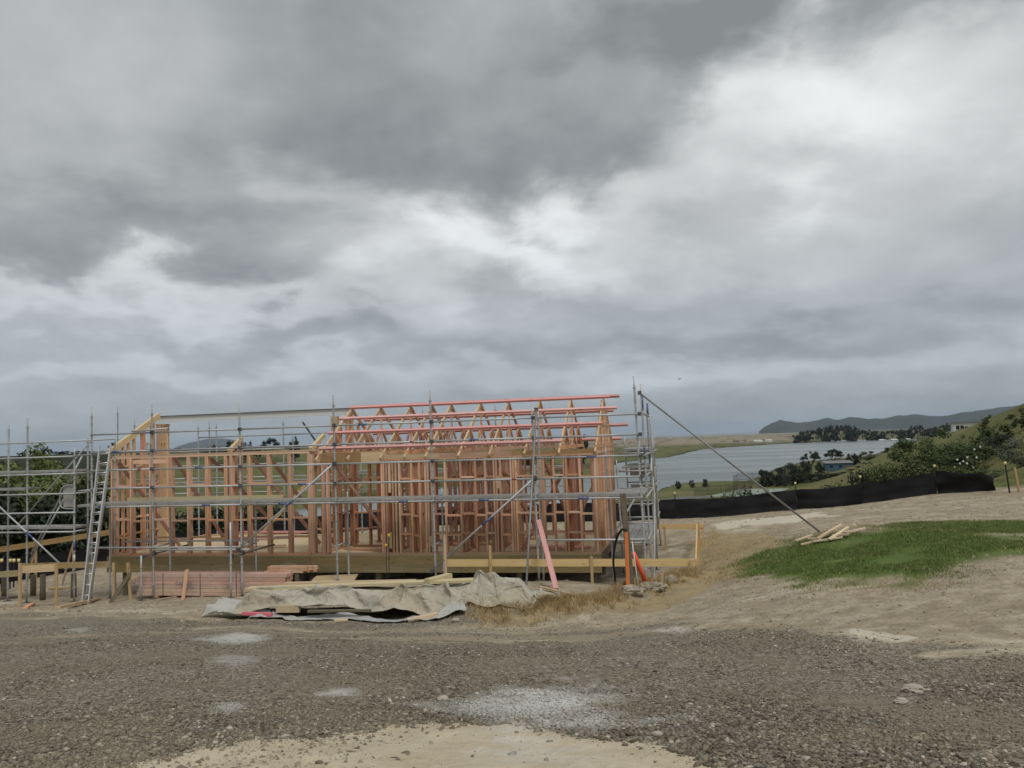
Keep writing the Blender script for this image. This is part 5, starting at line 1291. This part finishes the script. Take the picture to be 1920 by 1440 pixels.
def proto(kind, leafmat, n, var=0):
    """unit-height crown and trunk meshes"""
    k = (kind, leafmat, n, var)
    if k in PROTO: return PROTO[k]
    g = np.random.default_rng(hash((kind, var)) % 9973 if False else (sum(map(ord, kind)) * 31 + var * 101)); C, Rr, V, Fl = [], [], [], []
    def limbs(z0, targets, r=.022):
        limb(V, Fl, (0, 0, -.06), (.01, 0, z0), r * 1.5, r)
        for t in targets: limb(V, Fl, (.01, 0, z0 * g.uniform(.75, 1)), tuple(t), r * .75, r * .25, 5)
    if kind == 'round':
        for i in range(26):
            a_, z = g.uniform(0, 6.28), g.uniform(.2, .86); r_ = .40 * math.sqrt(max(.05, 1 - ((z - .52) / .46) ** 2)) * g.uniform(.45, 1)
            C.append((math.cos(a_) * r_, math.sin(a_) * r_, z)); q = g.uniform(.08, .17); Rr.append((q, q, q * .75))
        limbs(.35, C[:6])
    elif kind == 'bush':
        for i in range(20):
            a_, z = g.uniform(0, 6.28), g.uniform(.08, .8); r_ = .5 * math.sqrt(max(.05, 1 - (z / .95) ** 2)) * g.uniform(.2, 1)
            C.append((math.cos(a_) * r_, math.sin(a_) * r_, z)); q = g.uniform(.13, .22); Rr.append((q, q, q * .85))
        limbs(.2, C[:4], .015)
    elif kind == 'flat':
        for i in range(22):
            a_ = g.uniform(0, 6.28); r_ = .62 * math.sqrt(g.uniform(0, 1)); z = .58 + .34 * (1 - (r_ / .7) ** 2) * g.uniform(.5, 1.05)
            C.append((math.cos(a_) * r_, math.sin(a_) * r_, z)); q = g.uniform(.11, .2); Rr.append((q, q, q * .42))
        limbs(.42, C[:9], .03)
    elif kind == 'cone':
        for i in range(24):
            z = g.uniform(.08, .95); r_ = .30 * (1 - z) * g.uniform(.5, 1.0); a_ = g.uniform(0, 6.28); q = .16 * (1.12 - z)
            C.append((math.cos(a_) * r_, math.sin(a_) * r_, z)); Rr.append((q, q, .07))
        limbs(.8, C[:2], .018)
    elif kind == 'palm':
        for i in range(5): C.append((g.normal(0, .08), g.normal(0, .08), .76 + g.normal(0, .05))); Rr.append((.2, .2, .17))
        limbs(.7, C[:2], .03)
    leaf = {'round': 1.75, 'bush': 1.95, 'flat': 1.6, 'cone': 1.0, 'palm': 1.6}[kind] * (.66 if n >= 2000 else .75) / math.sqrt(n)
    L4 = leaf_cloud(C, Rr, n, leaf, int(g.integers(1e6)))
    L4[:, 2] /= np.percentile(L4[:, 2], 99.7)
    cm = mesh_np('crown', L4, np.arange(len(L4)).reshape(-1, 4), M[leafmat])
    tm = mesh_py('trunk', V, Fl, M['bark'], True)
    PROTO[k] = (cm, tm); return PROTO[k]
ORD = ['first', 'second', 'third', 'fourth', 'fifth', 'sixth', 'seventh', 'eighth', 'ninth', 'tenth', 'eleventh', 'twelfth', 'thirteenth', 'fourteenth', 'fifteenth', 'sixteenth', 'seventeenth', 'eighteenth', 'nineteenth', 'twentieth', 'twenty-first', 'twenty-second', 'twenty-third', 'twenty-fourth', 'twenty-fifth', 'twenty-sixth']
def plant(kind, leafmat, n, px, py_top, d, width, label, cat='tree', group=None, var=0, name=None, base=None):
    p = at(px, py_top, d); z0 = gz(p[0], p[1]) if base is None else base; h = max(.4, p[2] - z0)
    cm, tm = proto(kind, leafmat, n, var)
    t = thing(name or ('shrub' if cat == 'shrub' else 'tree'), label, cat, (p[0], p[1], z0), random.uniform(0, 6.28), group)
    wd = {'round': .95, 'bush': 1.15, 'flat': 1.45, 'cone': .62, 'palm': .5}[kind]
    for nm, me in (('crown', cm), ('trunk', tm)):
        o = mobj(nm, me, t); o.scale = (width / wd, width / wd, h)
    return t
# close by on the left, beyond the fence
for a_ in [('round', 'leaf_light', 9000, 18, 838, 45, 6.4, 'pale green tree at the left edge behind the scaffold tower', 0), ('round', 'leaf_light', 9000, -70, 826, 47, 7.5, 'tall tree cut by the left edge of the picture', 1), ('round', 'leaf_light', 7000, 66, 850, 48, 4.6, 'smaller pale tree right of the one at the left edge', 2),
           ('bush', 'leaf_olive', 3800, 112, 876, 52, 6.0, 'olive shrub behind the middle of the scaffold tower', 0), ('bush', 'leaf', 3800, 165, 884, 53, 5.0, 'leafy shrub behind the ladder', 1), ('bush', 'leaf_dark', 3800, 25, 915, 41, 6.0, 'dark shrub low behind the left scaffold tower', 2), ('bush', 'leaf_dark', 3800, 88, 930, 42, 5.5, 'dark shrub below the olive one', 3), ('bush', 'leaf_dark', 3800, 150, 932, 43, 5.0, 'dark shrub low behind the ladder', 0), ('bush', 'leaf_dark', 3800, 205, 938, 45, 4.6, 'dark shrub behind the left corner of the house', 1), ('bush', 'leaf_dark', 3800, -50, 905, 41, 6.0, 'dark shrub at the very left edge', 1)]:
    plant(a_[0], a_[1], a_[2], a_[3], a_[4], a_[5], a_[6], a_[7], 'tree' if a_[0] == 'round' else 'shrub', var=a_[8])
for k, (x, y, d, w) in enumerate([(262, 942, 47, 4.2), (312, 948, 49, 4), (362, 950, 51, 4.5), (412, 945, 52, 4.5), (462, 948, 53, 4.2), (508, 940, 55, 4.5), (540, 952, 57, 3.5)]):
    plant('bush', 'leaf_dark', 2000, x, y, d, w, f'{ORD[k]} dark shrub from the left seen through the left house wall', 'shrub', 'shrubs behind the left part of the house', k % 4)
# on the skyline to the left
SK = [('round', 40, 847, 480, 5.5, 'low round tree left on the skyline'), ('round', 87, 840, 450, 7.0, 'broad round dark tree on the left skyline'), ('flat', 214, 829, 430, 6.5, 'dark skyline tree just left of the raked gable'), ('round', 386, 838, 470, 5.0, 'small skyline tree below the mountain'), ('round', 405, 834, 470, 5.0, 'skyline tree right of the mountain top'), ('round', 434, 826, 440, 8.0, 'big dark skyline tree behind a raked wall end'),
      ('cone', 459, 829, 440, 5.5, 'left of two pointed skyline trees'), ('cone', 470, 827, 440, 6.5, 'right of two pointed skyline trees'), ('flat', 508, 821, 400, 10.5, 'flat-topped spreading skyline tree'), ('round', 553, 819, 400, 6.5, 'ragged skyline tree right of the flat-topped one'), ('round', 485, 836, 440, 5.0, 'low tree left of the flat-topped one'), ('round', 984, 822, 480, 6.0, 'dark tree seen through the roof trusses'), ('round', 1090, 815, 520, 9.0, 'dark tree behind the right end of the trusses'), ('round', 700, 832, 500, 6.0, 'dark tree seen low between the left trusses')]
for k, (kd, x, y, d, w, lab) in enumerate(SK): plant(kd, 'leaf_dark', 1300 if kd != 'flat' else 2200, x, y, d, w, lab, 'tree', 'trees on the left skyline', k % 3)
for k in range(24):
    x = 105 + k * 21 + random.uniform(-5, 5); d = 600 + random.uniform(-40, 40); y = 849 - (x - 105) * .021 + random.uniform(-2, 1.5)
    plant('bush', 'leaf_dark', 260, x, y - 1.5, d, random.uniform(9, 14), f'{ORD[k]} low dark bush from the left in the hedge along the left ridge', 'shrub', 'hedge along the left ridge', k % 4)
# beyond the fence on the right
NR = [('bush', 'leaf', 2600, 1345, 929, 62, 4.5, 'low shrub behind the fence right of the scaffold'), ('bush', 'leaf', 3000, 1405, 917, 66, 4.4, 'dark rounded shrub in front of the sports court'), ('bush', 'leaf', 3000, 1447, 919, 64, 4.2, 'second rounded shrub in front of the sports court'), ('bush', 'leaf_olive', 3000, 1536, 911, 62, 4.2, 'olive shrub behind the fence below the blue shed'), ('bush', 'leaf_olive', 3000, 1580, 906, 60, 4.6, 'olive shrub right of the one below the shed'),
      ('bush', 'leaf_dark', 3000, 1624, 880, 66, 3.8, 'dark shrub left of the big leafy tree'), ('bush', 'leaf_olive', 5000, 1665, 866, 62, 4.6, 'olive green bush in front of the big leafy tree'), ('bush', 'leaf_olive', 5000, 1715, 858, 60, 5.0, 'taller olive bush in front of the big leafy tree'), ('round', 'leaf', 12000, 1735, 806, 82, 8.6, 'big leafy tree on the slope right of the water'), ('bush', 'leaf', 4500, 1778, 872, 52, 4.0, 'leafy bush at the foot of the big tree'),
      ('round', 'leaf', 6000, 1818, 832, 56, 4.0, 'leafy shrub with white flowers near the fence end'), ('bush', 'leaf_dark', 4000, 1866, 815, 60, 3.6, 'dark bush on the hillside behind the white-flowered one'), ('bush', 'leaf_grey', 6000, 1912, 822, 43, 2.7, 'silvery bush at the right edge'), ('bush', 'leaf_olive', 3000, 1850, 880, 42, 2.6, 'low bush behind the fallen end of the fence')]
for k, (kd, lm, n_, x, y, d, w, lab) in enumerate(NR): plant(kd, lm, n_, x, y, d, w, lab, 'tree' if kd == 'round' and w > 5 else 'shrub', None, k % 4)
fs_ = [o for o in bpy.data.objects if o.get('label') == 'leafy shrub with white flowers near the fence end'][0]
_fl = lathe([(-.03, .015), (0, .075), (.03, .03)], 6, M['flower'], 'flower')
bpy.context.view_layer.update(); inv = fs_.matrix_world.inverted()
for x, y in ((1795, 862), (1800, 869), (1814, 858), (1813, 869), (1825, 877), (1798, 880), (1800, 884), (1827, 843), (1838, 838), (1850, 888), (1806, 865), (1790, 876), (1831, 858)):
    mobj('flower', _fl, fs_, inv @ Vector(at(x, y, 53.4)))
# low shore: promontory, hedge and bank
for k, x in enumerate(range(1432, 1632, 15)):
    plant('bush', 'leaf_dark', 700, x, 889 - (x - 1432) * .018 + random.uniform(-2, 2), 292, 5.4, f'{ORD[k]} bush from the left in the dark hedge below the blue shed', 'shrub', 'dark hedge on the far bank', k % 4)
PM = [('palm', 'leaf_dark', 1431, 880, 300, 2.6, 'small palm-like tree at the left end of the point'), ('palm', 'leaf_dark', 1442, 884, 305, 2.6, 'second palm-like tree on the point'), ('bush', 'leaf_dark', 1462, 875, 318, 7, 'rounded dark bush left on the point'), ('bush', 'leaf_dark', 1486, 868, 325, 8.5, 'wide dark bush in the middle of the point'), ('bush', 'leaf_dark', 1509, 863, 330, 6, 'dark bush left of the blue shed'), ('flat', 'leaf_dark', 1520, 846, 350, 8.5, 'left of two spreading trees behind the blue shed'), ('flat', 'leaf_dark', 1562, 842, 352, 9, 'right of two spreading trees behind the blue shed'), ('bush', 'leaf_dark', 1537, 865, 335, 4.5, 'bush against the left end of the blue shed'), ('bush', 'leaf_dark', 1600, 850, 350, 7, 'dark bush right of the blue shed'), ('bush', 'leaf_olive', 1627, 846, 345, 8.5, 'rounded olive bush right of the blue shed'), ('bush', 'leaf_dark', 1662, 839, 335, 3.6, 'dark bush on the bank above the water'), ('bush', 'leaf', 1680, 836, 330, 4, 'bush on the bank beside the big leafy tree'),
      ('bush', 'leaf_dark', 1272, 902, 296, 2.8, 'left of three round bushes on the near shore'), ('bush', 'leaf_dark', 1297, 900, 300, 2.6, 'middle of three round bushes on the near shore'), ('bush', 'leaf_dark', 1323, 898, 302, 3.2, 'right of three round bushes on the near shore')]
for k, (kd, lm, x, y, d, w, lab) in enumerate(PM): plant(kd, lm, 1500, x, y, d, w, lab, 'tree' if kd != 'bush' else 'shrub', None, k % 4)
VL = [(1495, 813), (1506, 808), (1517, 806), (1529, 805), (1541, 801), (1553, 797.5), (1565, 801), (1575, 797), (1585, 796), (1594, 798), (1604, 803), (1617, 806), (1630, 806), (1643, 807), (1657, 808), (1672, 806), (1686, 805), (1699, 806), (1711, 799), (1720, 797), (1733, 804), (1746, 802), (1758, 800), (1769, 797), (1779, 793.5), (1790, 795)]
for k, (x, y) in enumerate(VL): plant(['round', 'bush', 'round', 'flat'][k % 4], 'leaf_dark', 900, x, y, 1290 + 25 * (k % 3), 19 if k % 4 != 1 else 24, f'{ORD[k]} tree from the left in the dark row across the water', 'tree', 'dark trees across the water', k % 3)
for k, x in enumerate((1376, 1380, 1384, 1397)): plant('cone', 'leaf_dark', 200, x, 823.5, 1500, 3.4, f'{ORD[k]} of four tiny bushes on the sand spit', 'shrub', 'tiny bushes on the sand spit', k % 2)
g_ = np.random.default_rng(77)
_sx = sorted(g_.uniform(1780, 1975, 24))
for k in range(24):
    x = _sx[k]; d = 60 * 4.0 ** g_.uniform(0, 1); p = at(x, 800, d); z = gz(p[0], p[1])
    cm, tm = proto('bush', ['leaf', 'leaf_olive', 'leaf_olive'][k % 3], 700, k % 4); s_ = g_.uniform(.9, 2.2)
    t = thing('shrub', f'{ORD[k]} low scrubby bush from the left on the grassy right hillside', 'shrub', (p[0], p[1], z - .1), g_.uniform(0, 6), 'scrub on the right hillside')
    for nm, me in (('crown', cm), ('trunk', tm)): o = mobj(nm, me, t); o.scale = (s_, s_, s_ * g_.uniform(.5, .8))
# rough grass on the hillside and below the fence
a_ = np.radians(g_.uniform(17, 37, 110000)); d = 34 * (330 / 34) ** g_.uniform(0, 1, 110000); Q = np.stack([np.sin(a_) * d, np.cos(a_) * d], 1)
k = (d > rim(a_) + 1.5) & ((np.degrees(a_) > 24.0) | (d < 48)) & (g_.uniform(0, 1, len(d)) < sstep(fbm(Q[:, 0] / d * 30, np.log(d) * 14, 4), -.4, .2)); Q, d = Q[k], d[k]
def tussocks(Q, d, mat):
    g = np.random.default_rng(5); n = len(Q); Z = height(Q); h = (.06 + .0007 * d) * g.uniform(.5, 1.4, n); w = h * .22
    a_, b2 = g.uniform(0, 6.28, n), g.uniform(0, 6.28, n); o = np.stack([np.cos(b2) * w, np.sin(b2) * w, 0 * w], 1); c_ = np.stack([Q[:, 0], Q[:, 1], Z - .04], 1)
    tip = c_ + np.stack([np.cos(a_) * h * .6, np.sin(a_) * h * .6, h], 1)
    return mesh_np('tussock', np.stack([c_ - o, c_ + o, tip], 1).reshape(-1, 3), np.arange(3 * n).reshape(-1, 3), mat)
tag(mobj('hillside_grass', tussocks(Q, d, M['tussock'])), 'rough tussock grass on the slope', kind='stuff')

# ------------------------------------------------------------------ far buildings, court, net fences
def bxm(cx, cy, cz, sx, sy, sz, mat): 
    return [(cx + i * sx / 2, cy + j * sy / 2, cz + k * sz / 2) for i in (-1, 1) for j in (-1, 1) for k in (-1, 1)]
p = at(1571, 878, 345); zb = gz(p[0], p[1])
sh = thing('shed', 'long low blue shed with grey roof on the point', 'shed', (p[0], p[1], zb), R(-6))
mobj('wall', mesh_py('wall', bxm(0, 0, 1.55, 10.6, 5, 3.1, None), BOXF, M['bluewall']), sh)
V = [(-5.6, -2.9, 3.1), (5.6, -2.9, 3.1), (5.6, 2.9, 3.9), (-5.6, 2.9, 3.9), (-5.6, -2.9, 3.25), (5.6, -2.9, 3.25), (5.6, 2.9, 4.05), (-5.6, 2.9, 4.05)]
mobj('roof', mesh_py('roof', V, [(3, 2, 1, 0), (4, 5, 6, 7), (0, 1, 5, 4), (1, 2, 6, 5), (2, 3, 7, 6), (3, 0, 4, 7)], M['greyroof']), sh)
for x in (-3.2, .4): mobj('window', mesh_py('window', bxm(x, -2.52, 1.8, 1.3, .06, .9, None), BOXF, M['glass']), sh)
mobj('door', mesh_py('door', bxm(3.2, -2.52, 1.05, 1.0, .06, 2.1, None), BOXF, M['redband']), sh)
p = at(1806, 811, 325); zb = float(p[2])
hs = thing('house', 'white flat-roofed house behind the grassy hillside', 'house', (p[0], p[1], zb), R(-20))
mobj('wall', mesh_py('wall', bxm(1.0, 0, .6, 9.5, 6, 6.5, None), BOXF, M['roofwhite']), hs); mobj('wall', mesh_py('wall', bxm(-4.9, -.6, -1.0, 2.6, 5, 3.2, None), BOXF, M['roofwhite']), hs)
mobj('roof', mesh_py('roof', bxm(1.2, 0, 4.0, 11.6, 7, .3, None), BOXF, M['greyroof']), hs)
for x in (-2.2, -.7): mobj('window', mesh_py('window', bxm(x, -3.03, 2.0, 1.2, .06, 1.5, None), BOXF, M['glass']), hs)
for k, (x, y, w, lab) in enumerate([(1652, 815.5, 7, 'white-roofed house left of another among the far trees'), (1675, 815, 9, 'wider white-roofed house among the far trees'), (1702, 817, 5, 'small pale house at the right of the far trees'), (1420, 822, 16, 'pale low building on the sand spit'), (1440, 821.5, 11, 'smaller pale building right of the one on the sand spit')]):
    d = 1262 if k < 3 else 1450; p = at(x, y, d); zb = gz(p[0], p[1]); h_ = 2.7
    t = thing('house', lab, 'house', (p[0], p[1], zb), R(random.uniform(-20, 20)))
    mobj('wall', mesh_py('wall', bxm(0, 0, h_ / 2, w, 6, h_, None), BOXF, M['roofwhite']), t)
    V = [(-w / 2 - .4, -3.4, h_), (w / 2 + .4, -3.4, h_), (w / 2 + .4, 3.4, h_), (-w / 2 - .4, 3.4, h_), (-w / 2 - .4, 0, h_ + 1.5), (w / 2 + .4, 0, h_ + 1.5)]
    mobj('roof', mesh_py('roof', V, [(3, 2, 1, 0), (0, 1, 5, 4), (2, 3, 4, 5), (0, 4, 3), (1, 2, 5)], M['roofwhite']), t)
    mobj('window', mesh_py('window', bxm(-w * .2, -3.02, h_ * .55, 1.6, .08, 1.1, None), BOXF, M['glass']), t)
def drape(quad, n, m_, up):
    a_, b_, c_, d = [np.array(on_level(*q, -19.0)[:2]) for q in quad]; V = []
    for i in range(n + 1):
        for j in range(m_ + 1):
            u_, v_ = i / n, j / m_; q = (a_ * (1 - u_) + b_ * u_) * (1 - v_) + (d * (1 - u_) + c_ * u_) * v_; V.append((q[0], q[1], gz(q[0], q[1]) + up))
    return V, [(i * (m_ + 1) + j, (i + 1) * (m_ + 1) + j, (i + 1) * (m_ + 1) + j + 1, i * (m_ + 1) + j + 1) for i in range(n) for j in range(m_)]
V, Fl = drape([(1322, 930), (1440, 929), (1482, 915), (1388, 916)], 24, 16, .12)
tag(mobj('sports_court', mesh_py('court', V, Fl, M['court'])), 'pale green sports court on the flat below', kind='structure')
V, Fl = drape([(1225, 944), (1334, 932), (1326, 928), (1225, 936)], 24, 8, .10)
tag(mobj('path', mesh_py('path', V, Fl, M['track'])), 'grey path on the flat below', kind='structure')
def net(label, pts, h_, z=-19.0, step=6):
    t = thing('net_fence', label, 'fence', (0, 0, 0)); P = [np.array(on_level(*q, z)[:2]) for q in pts]
    for k in range(len(P) - 1):
        a_, b_ = P[k], P[k + 1]; n_ = max(1, int(round(np.linalg.norm(b_ - a_) / step)))
        for i in range(n_ + (k == len(P) - 2)):
            q = a_ + (b_ - a_) * i / n_; zz_ = gz(q[0], q[1]); tube('post', (q[0], q[1], zz_ - .2), (q[0], q[1], zz_ + h_), .06, M['rust'], t, 6)
        za, zb_ = gz(*a_), gz(*b_)
        for f in (1.0, .5): tube('rail', (a_[0], a_[1], za + h_ * f), (b_[0], b_[1], zb_ + h_ * f), .045, M['rust'], t, 6)
        u_ = (b_ - a_) / np.linalg.norm(b_ - a_); nn_ = np.array([-u_[1], u_[0]]) * .02
        V = []
        for s_ in (-1, 1):
            for (q, zz_) in ((a_, za), (b_, zb_)):
                for f in (0, 1): V.append((q[0] + s_ * nn_[0] * .5, q[1] + s_ * nn_[1] * .5, zz_ + h_ * f))
        mobj('net', mesh_py('net', V, [(0, 1, 3, 2)], M['net']), t)
net('low net fence along the left side of the sports court', [(1303, 927), (1352, 924), (1410, 915)], 2.7)
net('tall net cage at the back of the sports court', [(1376, 914), (1384, 908), (1440, 907), (1482, 915)], 4.2)
net('short net fence along the front of the sports court', [(1360, 930), (1390, 925), (1408, 924)], 2.4)

# ------------------------------------------------------------------ bird
q = at(1274, 711, 110); bd_ = thing('bird', 'small dark bird flying above the right end of the scaffold', 'bird', tuple(q), R(40))
mobj('body', lathe([(-.17, .006), (-.10, .04), (0, .055), (.09, .04), (.13, .028), (.17, .004)], 8, M['bird'], 'body'), bd_)
for s_ in (-1, 1):
    V = [(.06, 0, .02), (-.06, 0, .02), (.07, s_ * .17, .12), (-.04, s_ * .17, .11), (-.06, s_ * .40, .05)]
    w_ = mobj('wing', mesh_py('wing', V, [(0, 1, 3, 2), (2, 3, 4)], M['bird']), bd_); w_.modifiers.new('thick', 'SOLIDIFY').thickness = .012

# ------------------------------------------------------------------ haze in the air
hzm = bpy.data.materials.new('haze'); hzm.use_nodes = True; ht = hzm.node_tree; ht.nodes.clear()
ho = ht.nodes.new('ShaderNodeOutputMaterial'); hv = ht.nodes.new('ShaderNodeVolumePrincipled')
hv.inputs['Color'].default_value = (.66, .82, 1.0, 1); hv.inputs['Density'].default_value = 3.6e-5; hv.inputs['Anisotropy'].default_value = 0.0
ht.links.new(hv.outputs[0], ho.inputs['Volume'])
hz = mobj('haze', mesh_py('haze', bxm(0, 18000, 150, 84000, 42000, 366, None), BOXF, hzm)); tag(hz, 'thin grey sea haze', kind='stuff')
